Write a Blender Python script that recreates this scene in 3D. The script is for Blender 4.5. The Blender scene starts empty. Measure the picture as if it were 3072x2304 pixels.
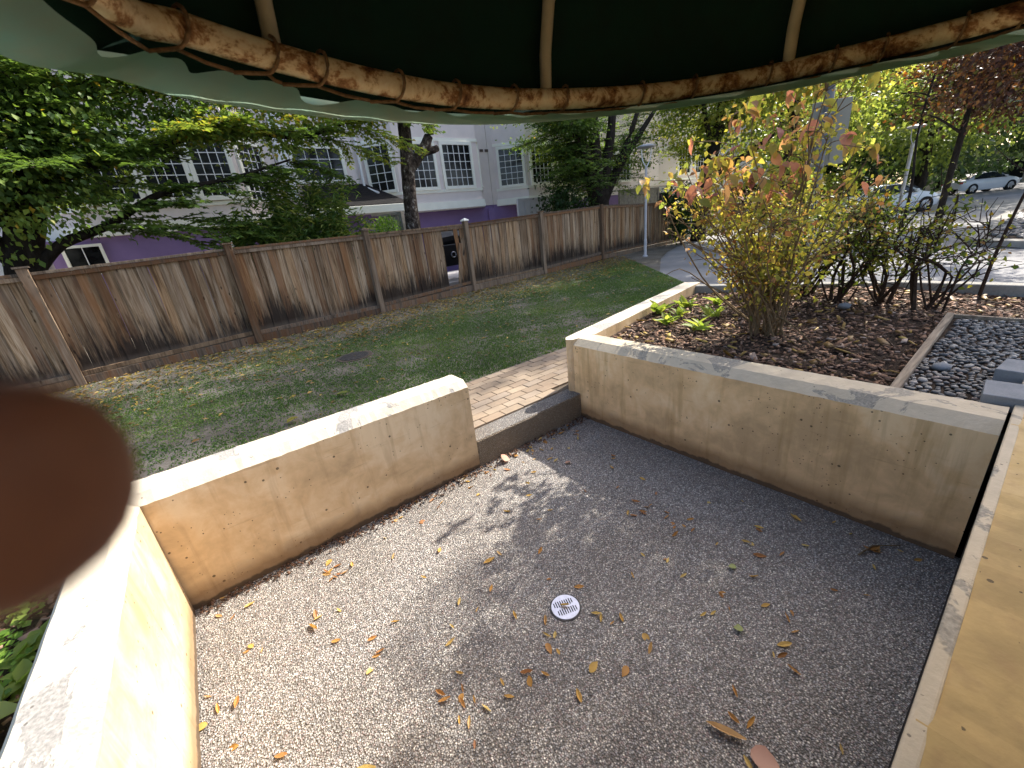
import bpy, math, random
import numpy as np
from mathutils import Vector, Matrix

random.seed(7)
RNG = np.random.default_rng(11)
R = math.radians
scene = bpy.context.scene
COL = scene.collection

# ------------------------------------------------------------------ camera, light, exposure
cam_data = bpy.data.cameras.new("camera")
cam = bpy.data.objects.new("camera", cam_data)
COL.objects.link(cam)
CR = Vector((0.78274, -0.61315, -0.10662)); CU = Vector((0.30318, 0.22605, 0.92573)); CF = Vector((0.54351, 0.75694, -0.36283))
mw = Matrix(((CR.x, CU.x, -CF.x, 0), (CR.y, CU.y, -CF.y, 0), (CR.z, CU.z, -CF.z, 1.8), (0, 0, 0, 1)))
cam.matrix_world = mw
cam_data.sensor_width = 36.0
cam_data.lens = 14.34
cam_data.clip_start = 0.005
cam_data.clip_end = 600
cam_data.dof.use_dof = True
cam_data.dof.focus_distance = 3.2
cam_data.dof.aperture_fstop = 5.6
scene.camera = cam

SUN_EL, SUN_AZ = 40.9, 4.0            # azimuth measured from +X towards +Y
world = bpy.data.worlds.new("World")
scene.world = world
world.use_nodes = True
wn = world.node_tree.nodes; wl = world.node_tree.links
sky = wn.new("ShaderNodeTexSky")
sky.sky_type = 'NISHITA'
sky.sun_disc = False
sky.sun_elevation = R(SUN_EL)
sky.sun_rotation = R(90 - SUN_AZ)
sky.air_density = 0.8; sky.dust_density = 3.0; sky.ozone_density = 0.6
wl.new(sky.outputs[0], wn["Background"].inputs[0])
wn["Background"].inputs[1].default_value = 0.15

sd = bpy.data.lights.new("sun", 'SUN')
sd.energy = 4.3
sd.angle = R(0.53)
sd.color = (1.0, 0.95, 0.87)
sun = bpy.data.objects.new("sun", sd); COL.objects.link(sun)
sdir = Vector((math.cos(R(SUN_EL)) * math.cos(R(SUN_AZ)), math.cos(R(SUN_EL)) * math.sin(R(SUN_AZ)), math.sin(R(SUN_EL))))
sun.rotation_euler = sdir.to_track_quat('Z', 'Y').to_euler()
sun.location = (20, 0, 20)

vs = scene.view_settings
vs.view_transform = 'Standard'; vs.look = 'None'; vs.exposure = 1.35; vs.gamma = 1.0
vs.use_curve_mapping = False
scene.cycles.use_denoising = True
scene.cycles.max_bounces = 8
scene.cycles.diffuse_bounces = 5
scene.cycles.transmission_bounces = 6
scene.cycles.transparent_max_bounces = 8
scene.cycles.sample_clamp_indirect = 6.0

# ------------------------------------------------------------------ material helpers
class NT:
    def __init__(self, name):
        self.m = bpy.data.materials.new(name); self.m.use_nodes = True
        self.t = self.m.node_tree; self.n = self.t.nodes; self.l = self.t.links
        self.b = self.n["Principled BSDF"]; self.out = self.n["Material Output"]
    def node(self, t, **kw):
        n = self.n.new(t)
        for k, v in kw.items(): setattr(n, k, v)
        return n
    def link(self, a, b): self.l.new(a, b)
    def setin(self, sock, v):
        if hasattr(v, "is_linked") or isinstance(v, bpy.types.NodeSocket): self.l.new(v, sock)
        else: sock.default_value = v
    def coords(self, kind="pos"):
        if kind == "pos": return self.node("ShaderNodeNewGeometry").outputs["Position"]
        return self.node("ShaderNodeTexCoord").outputs["Object"]
    def mapping(self, vec, scale=(1, 1, 1), loc=(0, 0, 0)):
        mp = self.node("ShaderNodeMapping"); self.link(vec, mp.inputs[0])
        mp.inputs["Scale"].default_value = scale; self.setin(mp.inputs["Location"], loc)
        return mp.outputs[0]
    def noise(self, vec, scale, detail=4, rough=0.55, dist=0.0):
        n = self.node("ShaderNodeTexNoise"); self.link(vec, n.inputs["Vector"])
        n.inputs["Scale"].default_value = scale; n.inputs["Detail"].default_value = detail
        n.inputs["Roughness"].default_value = rough; n.inputs["Distortion"].default_value = dist
        return n.outputs["Fac"]
    def voronoi(self, vec, scale, feature='F1', out="Distance", rand=1.0):
        n = self.node("ShaderNodeTexVoronoi"); n.feature = feature
        self.link(vec, n.inputs["Vector"]); n.inputs["Scale"].default_value = scale
        n.inputs["Randomness"].default_value = rand
        return n.outputs[out]
    def ramp(self, fac, stops, interp='LINEAR'):
        r = self.node("ShaderNodeValToRGB"); r.color_ramp.interpolation = interp
        e = r.color_ramp.elements
        while len(e) < len(stops): e.new(0.5)
        for i, (p, c) in enumerate(stops):
            e[i].position = p
            if not isinstance(c, (tuple, list)): c = (c, c, c)
            e[i].color = (c[0], c[1], c[2], 1)
        self.link(fac, r.inputs[0])
        return r.outputs[0]
    def mix(self, fac, a, b, blend='MIX'):
        m = self.node("ShaderNodeMix", data_type='RGBA', blend_type=blend)
        self.setin(m.inputs[0], fac)
        for s, v in ((m.inputs[6], a), (m.inputs[7], b)):
            if isinstance(v, (tuple, list)): v = (v[0], v[1], v[2], 1)
            self.setin(s, v)
        return m.outputs[2]
    def math(self, op, a, b=0.5, clamp=False):
        m = self.node("ShaderNodeMath", operation=op); m.use_clamp = clamp
        self.setin(m.inputs[0], a); self.setin(m.inputs[1], b)
        return m.outputs[0]
    def sep(self, vec):
        s = self.node("ShaderNodeSeparateXYZ"); self.link(vec, s.inputs[0]); return s.outputs
    def comb(self, x, y, z):
        c = self.node("ShaderNodeCombineXYZ")
        for i, v in enumerate((x, y, z)): self.setin(c.inputs[i], v)
        return c.outputs[0]
    def bump(self, h, strength=0.5, dist=0.01):
        b = self.node("ShaderNodeBump"); self.link(h, b.inputs["Height"])
        b.inputs["Strength"].default_value = strength; b.inputs["Distance"].default_value = dist
        self.link(b.outputs[0], self.b.inputs["Normal"]); return b.outputs[0]
    def base(self, c, rough=0.8, metal=0.0, spec=0.3):
        if isinstance(c, (tuple, list)): c = (c[0], c[1], c[2], 1)
        self.setin(self.b.inputs["Base Color"], c); self.setin(self.b.inputs["Roughness"], rough)
        self.b.inputs["Metallic"].default_value = metal; self.b.inputs["Specular IOR Level"].default_value = spec
    def attr(self, name="tint"):
        a = self.node("ShaderNodeAttribute"); a.attribute_name = name; return a.outputs["Fac"]
    def rand(self): return self.node("ShaderNodeObjectInfo").outputs["Random"]

def plain(name, c, rough=0.6, metal=0.0, spec=0.3, var=0.15, scale=6.0):
    t = NT(name); p = t.coords()
    n = t.noise(p, scale, 5)
    k = t.ramp(n, [(0.3, tuple(x * (1 - var) for x in c)), (0.7, tuple(min(1, x * (1 + var)) for x in c))])
    t.base(k, rough, metal, spec)
    return t.m

def leaf_mat(name, stops, trans=0.45, use_rand=False, spec=0.25, rough=0.5):
    t = NT(name)
    f = t.rand() if use_rand else t.attr("tint")
    c = t.ramp(f, stops)
    if use_rand:
        p = t.coords("obj"); n = t.noise(p, 30, 3)
        c = t.mix(t.math('MULTIPLY', n, 0.4), c, (0.34, 0.23, 0.09))
    t.base(c, rough, 0, spec)
    tr = t.node("ShaderNodeBsdfTranslucent")
    c2 = t.mix(1.0, c, (1.0, 1.0, 0.55), 'MULTIPLY')
    br = t.mix(0.5, c2, c2, 'ADD')
    t.link(br, tr.inputs[0])
    mx = t.node("ShaderNodeMixShader"); mx.inputs[0].default_value = trans
    t.link(t.b.outputs[0], mx.inputs[1]); t.link(tr.outputs[0], mx.inputs[2])
    t.link(mx.outputs[0], t.out.inputs[0])
    return t.m

# ---- concrete walls
def concrete(name, tan, pale, dirt):
    t = NT(name); p = t.coords()
    big = t.noise(p, 1.7, 4, 0.6, 0.6)
    mid = t.noise(p, 6.5, 5, 0.65, 0.4)
    c = t.ramp(t.math('ADD', t.math('MULTIPLY', big, 0.6), t.math('MULTIPLY', mid, 0.4)), [(0.38, tuple(x * 0.74 for x in tan)), (0.49, tan), (0.59, pale)])
    st = t.noise(t.mapping(p, (7, 7, 0.7)), 1.6, 4, 0.6)
    c = t.mix(t.math('MULTIPLY', t.ramp(st, [(0.52, 0.0), (0.70, 1.0)]), 0.62), c, dirt)
    hz = t.noise(t.mapping(p, (1.2, 1.2, 22)), 2.2, 4, 0.7)
    c = t.mix(t.math('MULTIPLY', t.ramp(hz, [(0.62, 0.0), (0.72, 1.0)]), 0.28), c, tuple(x * 0.6 for x in dirt))
    # air holes
    v = t.voronoi(p, 15.0, 'F1'); sel = t.noise(p, 3.1, 2)
    hole = t.math('MULTIPLY', t.math('LESS_THAN', v, t.math('MULTIPLY', t.noise(p, 9.0, 2), 0.19)), t.math('GREATER_THAN', sel, 0.47))
    v2 = t.voronoi(p, 34.0, 'F1')
    hole2 = t.math('MULTIPLY', t.math('LESS_THAN', v2, t.math('MULTIPLY', t.noise(p, 17.0, 2), 0.24)), t.math('GREATER_THAN', t.noise(p, 4.0, 2), 0.55))
    hole = t.math('MAXIMUM', hole, hole2)
    c = t.mix(t.math('MULTIPLY', hole, 0.8), c, (0.05, 0.035, 0.02))
    # grime along the foot of the wall
    z = t.sep(p)[2]
    g = t.math('ADD', z, t.math('MULTIPLY', mid, -0.16))
    c = t.mix(t.ramp(g, [(0.0, 0.7), (0.09, 0.0)]), c, (0.15, 0.08, 0.035))
    c = t.mix(t.ramp(t.math('ADD', z, t.math('MULTIPLY', t.noise(p, 14, 4), -0.06)), [(0.0, 0.8), (0.012, 0.0)]), c, (0.06, 0.042, 0.03))
    t.base(c, 0.75, 0, 0.25)
    h = t.math('SUBTRACT', t.math('ADD', t.math('MULTIPLY', mid, 0.6), t.math('MULTIPLY', t.noise(p, 60, 4), 0.4)), hole)
    t.bump(h, 0.35, 0.006)
    return t.m

M_wall = concrete("tan_painted_concrete", (0.62, 0.445, 0.255), (0.72, 0.56, 0.36), (0.36, 0.24, 0.125))
M_wall_moss = concrete("tan_concrete_mossy", (0.68, 0.475, 0.255), (0.76, 0.58, 0.35), (0.36, 0.24, 0.10))

def cap_mat(name, paint, worn, amount):
    t = NT(name); p = t.coords()
    n = t.noise(p, 2.6, 6, 0.66, 0.7); m = t.noise(p, 13, 5, 0.6)
    c = t.ramp(m, [(0.3, tuple(x * 0.86 for x in paint)), (0.65, paint)])
    mask = t.ramp(n, [(amount, 0.0), (amount + 0.02, 1.0)])
    grey = t.ramp(t.noise(p, 90, 3), [(0.35, tuple(x * 0.7 for x in worn)), (0.7, tuple(x * 1.2 for x in worn))])
    c = t.mix(mask, c, grey)
    v = t.voronoi(p, 24.0, 'F1')
    hole = t.math('MULTIPLY', t.math('LESS_THAN', v, 0.10), t.math('GREATER_THAN', t.noise(p, 4, 2), 0.5))
    c = t.mix(t.math('MULTIPLY', hole, 0.75), c, (0.10, 0.085, 0.07))
    t.base(c, 0.8, 0, 0.2)
    t.bump(t.math('SUBTRACT', t.math('ADD', t.math('MULTIPLY', m, 0.7), t.math('MULTIPLY', t.noise(p, 45, 4), 0.5)), t.math('ADD', t.math('MULTIPLY', mask, 0.3), hole)), 0.5, 0.008)
    return t.m
M_cap = cap_mat("pale_wall_top", (0.61, 0.535, 0.415), (0.33, 0.31, 0.28), 0.555)
M_cap_worn = cap_mat("worn_wall_top", (0.54, 0.45, 0.32), (0.34, 0.30, 0.235), 0.56)
M_near = concrete("ochre_parapet", (0.46, 0.315, 0.125), (0.50, 0.35, 0.16), (0.33, 0.21, 0.09))

# ---- exposed aggregate
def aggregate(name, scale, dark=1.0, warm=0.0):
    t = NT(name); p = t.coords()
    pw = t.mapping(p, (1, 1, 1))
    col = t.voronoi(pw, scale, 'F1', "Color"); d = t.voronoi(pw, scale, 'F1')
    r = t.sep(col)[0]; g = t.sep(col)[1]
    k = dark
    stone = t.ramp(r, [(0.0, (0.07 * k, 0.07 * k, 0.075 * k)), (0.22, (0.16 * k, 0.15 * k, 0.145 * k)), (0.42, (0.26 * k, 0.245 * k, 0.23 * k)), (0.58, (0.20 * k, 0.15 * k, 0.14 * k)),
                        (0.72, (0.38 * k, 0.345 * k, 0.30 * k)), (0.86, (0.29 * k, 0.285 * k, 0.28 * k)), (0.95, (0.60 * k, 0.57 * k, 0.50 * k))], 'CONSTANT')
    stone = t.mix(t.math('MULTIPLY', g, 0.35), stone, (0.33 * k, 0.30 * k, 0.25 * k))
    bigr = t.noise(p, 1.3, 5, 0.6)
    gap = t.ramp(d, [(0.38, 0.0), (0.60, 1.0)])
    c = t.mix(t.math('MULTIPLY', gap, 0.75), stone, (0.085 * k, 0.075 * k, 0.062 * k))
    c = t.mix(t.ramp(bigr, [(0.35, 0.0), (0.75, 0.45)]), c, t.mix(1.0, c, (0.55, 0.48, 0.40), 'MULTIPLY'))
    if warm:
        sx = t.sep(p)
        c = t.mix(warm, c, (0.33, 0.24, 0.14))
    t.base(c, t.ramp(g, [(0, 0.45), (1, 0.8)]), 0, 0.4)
    h = t.math('SUBTRACT', 1.0, t.math('MULTIPLY', t.math('MULTIPLY', d, d), 1.6))
    t.bump(h, 0.9, 0.006)
    return t.m
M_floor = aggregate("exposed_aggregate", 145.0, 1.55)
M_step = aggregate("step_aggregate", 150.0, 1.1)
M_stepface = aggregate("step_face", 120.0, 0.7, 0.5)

# ---- grounds
def ground_mat(name, stops, scale, bump=0.5, dist=0.02, fine=40, rough=0.95):
    t = NT(name); p = t.coords()
    n = t.math('ADD', t.math('MULTIPLY', t.noise(p, scale, 6, 0.65), 0.6), t.math('MULTIPLY', t.noise(p, fine, 5, 0.7), 0.4))
    c = t.ramp(n, stops); t.base(c, rough, 0, 0.15)
    t.bump(t.noise(p, fine, 5, 0.7), bump, dist); return t.m
M_lawn = ground_mat("lawn_earth", [(0.34, (0.08, 0.068, 0.052)), (0.5, (0.16, 0.14, 0.11)), (0.62, (0.24, 0.212, 0.178))], 1.6)
M_soil = ground_mat("bed_soil", [(0.35, (0.022, 0.015, 0.011)), (0.5, (0.05, 0.034, 0.024)), (0.66, (0.10, 0.07, 0.048))], 5, 0.9, 0.03, 55)
M_road = ground_mat("asphalt", [(0.35, (0.20, 0.195, 0.19)), (0.5, (0.27, 0.262, 0.255)), (0.65, (0.34, 0.33, 0.32))], 0.5, 0.3, 0.006, 160)
M_ground = ground_mat("far_ground", [(0.35, (0.06, 0.06, 0.045)), (0.65, (0.11, 0.10, 0.08))], 0.3, 0.3, 0.02, 20)
M_kerb = ground_mat("kerb_concrete", [(0.35, (0.20, 0.19, 0.17)), (0.65, (0.36, 0.34, 0.30))], 1.5, 0.3, 0.005, 60)

def brick_mat():
    t = NT("paver_brick"); p = t.coords(); r = t.rand()
    c = t.ramp(r, [(0.0, (0.27, 0.20, 0.14)), (0.35, (0.32, 0.245, 0.17)), (0.7, (0.36, 0.28, 0.20)), (1.0, (0.27, 0.215, 0.165))])
    c = t.mix(t.ramp(t.noise(p, 5, 5, 0.7), [(0.4, 0.0), (0.75, 0.55)]), c, (0.19, 0.155, 0.12))
    t.base(c, 0.85, 0, 0.2); t.bump(t.noise(p, 130, 4), 0.3, 0.003); return t.m
M_brick = brick_mat()
M_joint = ground_mat("joint_sand", [(0.3, (0.07, 0.055, 0.04)), (0.7, (0.15, 0.12, 0.09))], 4, 0.4, 0.005, 90)

# ---- timber
def wood_mat(name, lo, mid, hi, stain=True, objz=True):
    t = NT(name); p = t.coords(); r = t.rand()
    off = t.comb(t.math('MULTIPLY', r, 37.0), t.math('MULTIPLY', r, 17.0), t.math('MULTIPLY', r, 5.0))
    q = t.node("ShaderNodeVectorMath", operation='ADD'); t.link(p, q.inputs[0]); t.link(off, q.inputs[1]); q = q.outputs[0]
    grain = t.noise(t.mapping(q, (26, 26, 0.9)), 2.0, 5, 0.65, 0.6)
    soft = t.noise(t.mapping(q, (7, 7, 0.55)), 1.5, 4, 0.6, 0.8)
    f = t.math('ADD', t.math('MULTIPLY', grain, 0.45), t.math('MULTIPLY', soft, 0.55))
    c = t.ramp(f, [(0.37, lo), (0.47, mid), (0.58, hi)])
    rust = t.ramp(t.math('ADD', soft, t.math('MULTIPLY', r, 0.30)), [(0.62, 0.0), (0.80, 0.8)])
    c = t.mix(rust, c, (0.17, 0.075, 0.028))
    tone = t.ramp(t.math("FRACT", t.math("MULTIPLY", r, 7.3)), [(0.0, (0.62, 0.58, 0.55)), (0.4, (0.95, 0.93, 0.92)), (0.75, (1.18, 1.12, 1.05)), (1.0, (1.0, 0.85, 0.68))])
    c = t.mix(1.0, c, tone, 'MULTIPLY')
    # knots
    kv = t.voronoi(t.mapping(q, (9.0, 9.0, 3.4)), 1.0, 'F1')
    c = t.mix(t.ramp(kv, [(0.07, 0.85), (0.12, 0.0)]), c, (0.035, 0.02, 0.012))
    c = t.mix(t.math('MULTIPLY', t.ramp(kv, [(0.12, 0.0), (0.15, 0.7), (0.20, 0.0)]), 0.5), c, (0.30, 0.22, 0.14))
    if stain:
        z = t.sep(t.coords("obj"))[2]
        s = t.math('ADD', z, t.math('ADD', t.math('MULTIPLY', t.noise(t.mapping(q, (16, 16, 1.4)), 1.4, 5, 0.7), -0.95), t.math('MULTIPLY', t.noise(t.mapping(p, (0.8, 0.8, 0.4)), 1.0, 3), -0.9)))
        c = t.mix(t.ramp(t.math("ADD", s, 0.9), [(0.06, 0.92), (0.16, 0.6), (0.36, 0.0)]), c, (0.020, 0.016, 0.014))
        c = t.mix(t.ramp(z, [(0.0, 0.6), (0.11, 0.0)]), c, (0.20, 0.16, 0.125))
        d = t.noise(t.mapping(q, (14, 14, 0.6)), 1.2, 3, 0.6)
        tp = t.math('MULTIPLY', t.ramp(z, [(0.55, 0.0), (1.0, 1.0)]), t.ramp(d, [(0.46, 0.0), (0.62, 0.75)]))
        c = t.mix(tp, c, (0.055, 0.03, 0.018))
    t.base(c, 0.85, 0, 0.15)
    t.bump(t.math('ADD', grain, t.math('MULTIPLY', kv, 0.3)), 0.35, 0.004)
    return t.m
M_plank = wood_mat("weathered_cedar", (0.115, 0.070, 0.038), (0.30, 0.208, 0.125), (0.47, 0.37, 0.26))
M_post = wood_mat("fence_post_cedar", (0.11, 0.075, 0.048), (0.21, 0.15, 0.10), (0.32, 0.245, 0.175), False)
M_rail = wood_mat("fence_rail_cedar", (0.075, 0.055, 0.04), (0.15, 0.115, 0.085), (0.25, 0.20, 0.15), False)
def board_mat():
    t = NT("grey_board"); p = t.coords()
    n = t.noise(t.mapping(p, (2, 30, 30)), 1.5, 5, 0.6)
    t.base(t.ramp(n, [(0.35, (0.16, 0.12, 0.085)), (0.65, (0.36, 0.29, 0.21))]), 0.85, 0, 0.2); t.bump(n, 0.3, 0.004); return t.m
M_board = board_mat()
def bark_mat(name, lo, hi, sc=9):
    t = NT(name); p = t.coords()
    n = t.noise(t.mapping(p, (1, 1, 0.4)), sc, 6, 0.7, 0.5)
    c = t.ramp(n, [(0.36, lo), (0.6, tuple((a + b) / 2 for a, b in zip(lo, hi))), (0.72, hi)])
    t.base(c, 0.95, 0, 0.1); t.bump(n, 0.9, 0.02); return t.m
M_bark_dark = bark_mat("dark_bark", (0.018, 0.014, 0.011), (0.065, 0.052, 0.042))
def cherry():
    t = NT("flaky_bark"); p = t.coords()
    n = t.noise(t.mapping(p, (1, 1, 0.8)), 11, 6, 0.75, 0.4); b_ = t.noise(p, 3, 3)
    f = t.math('ADD', t.math('MULTIPLY', n, .75), t.math('MULTIPLY', b_, .25))
    t.base(t.ramp(f, [(0.42, (0.018, 0.013, 0.011)), (0.52, (0.07, 0.052, 0.042)), (0.57, (0.13, 0.105, 0.085)), (0.62, (0.42, 0.385, 0.345))]), 0.95, 0, 0.1); t.bump(n, 0.9, 0.03); return t.m
M_bark_cherry = cherry()
M_twig = bark_mat("tan_twig", (0.13, 0.085, 0.045), (0.33, 0.24, 0.14), 30)
M_twig_dark = bark_mat("dark_twig", (0.035, 0.022, 0.016), (0.10, 0.065, 0.045), 30)

# ---- building
M_lav = plain("lavender_stucco", (0.74, 0.655, 0.625), 0.9, 0, 0.1, 0.05, 3)
M_purple = plain("purple_stucco", (0.24, 0.165, 0.34), 0.9, 0, 0.1, 0.06, 3)
M_trim = plain("cream_trim", (0.84, 0.83, 0.74), 0.55, 0, 0.3, 0.04, 4)
M_white = plain("white_paint", (0.80, 0.80, 0.80), 0.5, 0, 0.3, 0.03, 4)
def glass_mat():
    t = NT("window_glass"); p = t.coords()
    n = t.noise(p, 2.0, 4)
    t.base(t.ramp(n, [(0.35, (0.006, 0.006, 0.007)), (0.7, (0.03, 0.032, 0.034))]), 0.08, 0, 0.32)
    t.bump(t.noise(p, 1.3, 2), 0.03, 0.05); return t.m
M_glass = glass_mat()
M_blind = plain("window_blind", (0.22, 0.15, 0.11), 0.7, 0, 0.3, 0.2, 10)
def shingle_mat():
    t = NT("dark_shingle"); p = t.coords()
    br = t.node("ShaderNodeTexBrick"); t.link(t.mapping(p, (1, 1, 1)), br.inputs[0])
    br.inputs["Color1"].default_value = (0.018, 0.017, 0.018, 1); br.inputs["Color2"].default_value = (0.03, 0.027, 0.027, 1)
    br.inputs["Mortar"].default_value = (0.008, 0.008, 0.008, 1); br.inputs["Scale"].default_value = 4
    t.base(br.outputs[0], 0.95, 0, 0.1); t.bump(t.noise(p, 90, 4), 0.4, 0.005); return t.m
M_shingle = shingle_mat()
M_vent = plain("vent_bronze", (0.10, 0.07, 0.06), 0.6)
M_greywood = plain("grey_fence_board", (0.24, 0.225, 0.20), 0.9, 0, 0.1, 0.25, 12)
M_offwhite = plain("offwhite_panel", (0.56, 0.53, 0.52), 0.7, 0, 0.2, 0.06, 5)

# ---- metal, fabric
def rust_mat():
    t = NT("rusted_cream_pipe"); p = t.coords()
    n = t.noise(p, 13, 7, 0.72, 0.6); n2 = t.noise(p, 44, 5, 0.7)
    f = t.math('ADD', t.math('MULTIPLY', n, 0.7), t.math('MULTIPLY', n2, 0.3))
    c = t.ramp(f, [(0.38, (0.86, 0.72, 0.46)), (0.48, (0.76, 0.56, 0.31)), (0.53, (0.40, 0.20, 0.08)), (0.60, (0.11, 0.042, 0.018)), (0.70, (0.045, 0.02, 0.012))])
    t.base(c, t.ramp(f, [(0.4, 0.5), (0.6, 0.9)]), 0, 0.3); t.bump(f, 0.25, 0.002); return t.m
M_pipe = rust_mat()
M_rib = plain("cream_rib", (0.50, 0.43, 0.28), 0.6, 0, 0.3, 0.2, 12)
def fabric_mat(name, c, trans, grime):
    t = NT(name); p = t.coords()
    n = t.noise(p, 9, 5, 0.65); w = t.noise(t.mapping(p, (260, 260, 260)), 1.0, 2)
    k = t.mix(t.ramp(n, [(0.42, 0.0), (0.7, 0.6)]), c, grime)
    t.base(k, 0.9, 0, 0.1); t.bump(w, 0.25, 0.002)
    if trans:
        tr = t.node("ShaderNodeBsdfTranslucent"); t.link(k, tr.inputs[0])
        mx = t.node("ShaderNodeMixShader"); mx.inputs[0].default_value = trans
        t.link(t.b.outputs[0], mx.inputs[1]); t.link(tr.outputs[0], mx.inputs[2]); t.link(mx.outputs[0], t.out.inputs[0])
    return t.m
M_canopy = fabric_mat("dark_green_canvas", (0.012, 0.038, 0.026), 0.0, (0.016, 0.024, 0.018))
M_hem = fabric_mat("faded_green_canvas", (0.36, 0.52, 0.40), 0.6, (0.46, 0.45, 0.31))
M_rope = plain("brown_rope", (0.24, 0.14, 0.07), 0.95, 0, 0.1, 0.35, 80)
M_steel = plain("galvanised_steel", (0.42, 0.42, 0.42), 0.45, 0.6, 0.5, 0.15, 12)
M_signback = plain("sign_back_grey", (0.27, 0.255, 0.205), 0.6, 0.0, 0.3, 0.06, 5)
M_signpost = plain("sign_post_grey", (0.16, 0.16, 0.165), 0.5, 0.4, 0.4, 0.15, 9)
M_chrome = plain("brushed_chrome", (0.55, 0.55, 0.60), 0.38, 0.75, 0.5, 0.10, 60)
M_black = plain("black_void", (0.012, 0.011, 0.010), 0.8, 0, 0.2, 0.3, 20)
M_blackpaint = plain("black_enamel", (0.015, 0.015, 0.016), 0.3, 0, 0.5, 0.2, 20)
M_iron = plain("cast_iron", (0.075, 0.07, 0.065), 0.7, 0.3, 0.3, 0.3, 25)
M_carwhite = plain("car_white", (0.72, 0.73, 0.75), 0.18, 0, 0.6, 0.01, 2)
M_tyre = plain("tyre_rubber", (0.018, 0.018, 0.018), 0.85, 0, 0.2)
M_carglass = plain("car_glass", (0.02, 0.025, 0.03), 0.05, 0, 0.6)
M_alloy = plain("alloy", (0.5, 0.5, 0.52), 0.35, 0.7, 0.5)
M_lamp_clear = plain("lamp_lens", (0.65, 0.66, 0.68), 0.15, 0, 0.6)
M_lamp_red = plain("lamp_red", (0.35, 0.02, 0.02), 0.2, 0, 0.6)
def stone_mat(name, by_attr=False):
    t = NT(name); p = t.coords(); r = t.attr("tint") if by_attr else t.rand()
    c = t.ramp(r, [(0.0, (0.04, 0.043, 0.048)), (0.3, (0.085, 0.088, 0.092)), (0.5, (0.15, 0.145, 0.14)), (0.64, (0.09, 0.075, 0.065)), (0.78, (0.22, 0.21, 0.195)), (0.92, (0.36, 0.335, 0.30)), (1.0, (0.18, 0.115, 0.09))])
    c = t.mix(t.math('MULTIPLY', t.noise(p, 60, 4), 0.35), c, (0.11, 0.105, 0.10))
    t.base(c, 0.6, 0, 0.35); return t.m
M_stone = stone_mat("river_stone"); M_stone_attr = stone_mat("river_stone_loose", True)
def chip_mat():
    t = NT("bark_chip"); r = t.attr("tint"); p = t.coords()
    c = t.ramp(r, [(0.0, (0.045, 0.028, 0.02)), (0.3, (0.12, 0.068, 0.044)), (0.6, (0.23, 0.13, 0.08)), (0.82, (0.33, 0.22, 0.16)), (1.0, (0.42, 0.34, 0.28))])
    t.base(c, 0.85, 0, 0.2); return t.m
M_chip = chip_mat()
M_block = ground_mat("concrete_block", [(0.35, (0.17, 0.18, 0.19)), (0.65, (0.27, 0.275, 0.28))], 6, 0.3, 0.003, 120)
def skin_mat():
    t = NT("skin"); p = t.coords()
    n = t.noise(p, 120, 3)
    t.base(t.ramp(n, [(0.3, (0.25, 0.11, 0.075)), (0.7, (0.32, 0.15, 0.10))]), 0.5, 0, 0.3)
    t.b.inputs["Subsurface Weight"].default_value = 0.1
    t.b.inputs["Subsurface Radius"].default_value = (0.004, 0.0015, 0.0008); return t.m
M_skin = skin_mat()

# ---- leaves
M_leaf_hornbeam = leaf_mat("hornbeam_leaf", [(0.0, (0.065, 0.115, 0.03)), (0.5, (0.14, 0.225, 0.05)), (0.82, (0.25, 0.31, 0.055)), (0.95, (0.33, 0.29, 0.045)), (1.0, (0.46, 0.30, 0.04))], 0.45)
M_leaf_light = leaf_mat("light_hornbeam_leaf", [(0.0, (0.08, 0.13, 0.025)), (0.6, (0.18, 0.25, 0.042)), (1.0, (0.36, 0.35, 0.06))], 0.52)
M_leaf_maple = leaf_mat("yellow_green_maple_leaf", [(0.0, (0.12, 0.17, 0.045)), (0.5, (0.23, 0.28, 0.075)), (0.9, (0.38, 0.37, 0.10)), (1.0, (0.50, 0.33, 0.09))], 0.56)
M_leaf_red = leaf_mat("bronze_maple_leaf", [(0.0, (0.045, 0.02, 0.014)), (0.5, (0.10, 0.04, 0.022)), (0.72, (0.12, 0.058, 0.025)), (0.86, (0.11, 0.10, 0.025)), (1.0, (0.55, 0.17, 0.03))], 0.2)
M_leaf_dark = leaf_mat("dark_shrub_leaf", [(0.0, (0.018, 0.04, 0.014)), (0.7, (0.045, 0.085, 0.025)), (1.0, (0.12, 0.18, 0.04))], 0.3)
M_leaf_blue = leaf_mat("far_tree_leaf", [(0.0, (0.045, 0.075, 0.03)), (1.0, (0.13, 0.18, 0.07))], 0.4)
M_leaf_bamboo = leaf_mat("bamboo_leaf", [(0.0, (0.06, 0.12, 0.03)), (0.7, (0.16, 0.25, 0.055)), (1.0, (0.36, 0.38, 0.11))], 0.4)
M_leaf_bright = leaf_mat("young_leaf", [(0.0, (0.08, 0.16, 0.025)), (0.6, (0.16, 0.28, 0.04)), (1.0, (0.34, 0.42, 0.09))], 0.5)
M_leaf_small = leaf_mat("small_yellow_leaf", [(0.0, (0.16, 0.18, 0.04)), (0.35, (0.30, 0.29, 0.06)), (0.6, (0.44, 0.36, 0.085)), (0.8, (0.36, 0.21, 0.08)), (1.0, (0.27, 0.12, 0.07))], 0.52)
M_leaf_row = leaf_mat("row_shrub_leaf", [(0.0, (0.06, 0.10, 0.022)), (0.5, (0.15, 0.18, 0.032)), (0.85, (0.30, 0.28, 0.05)), (1.0, (0.22, 0.11, 0.03))], 0.42)
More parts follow.
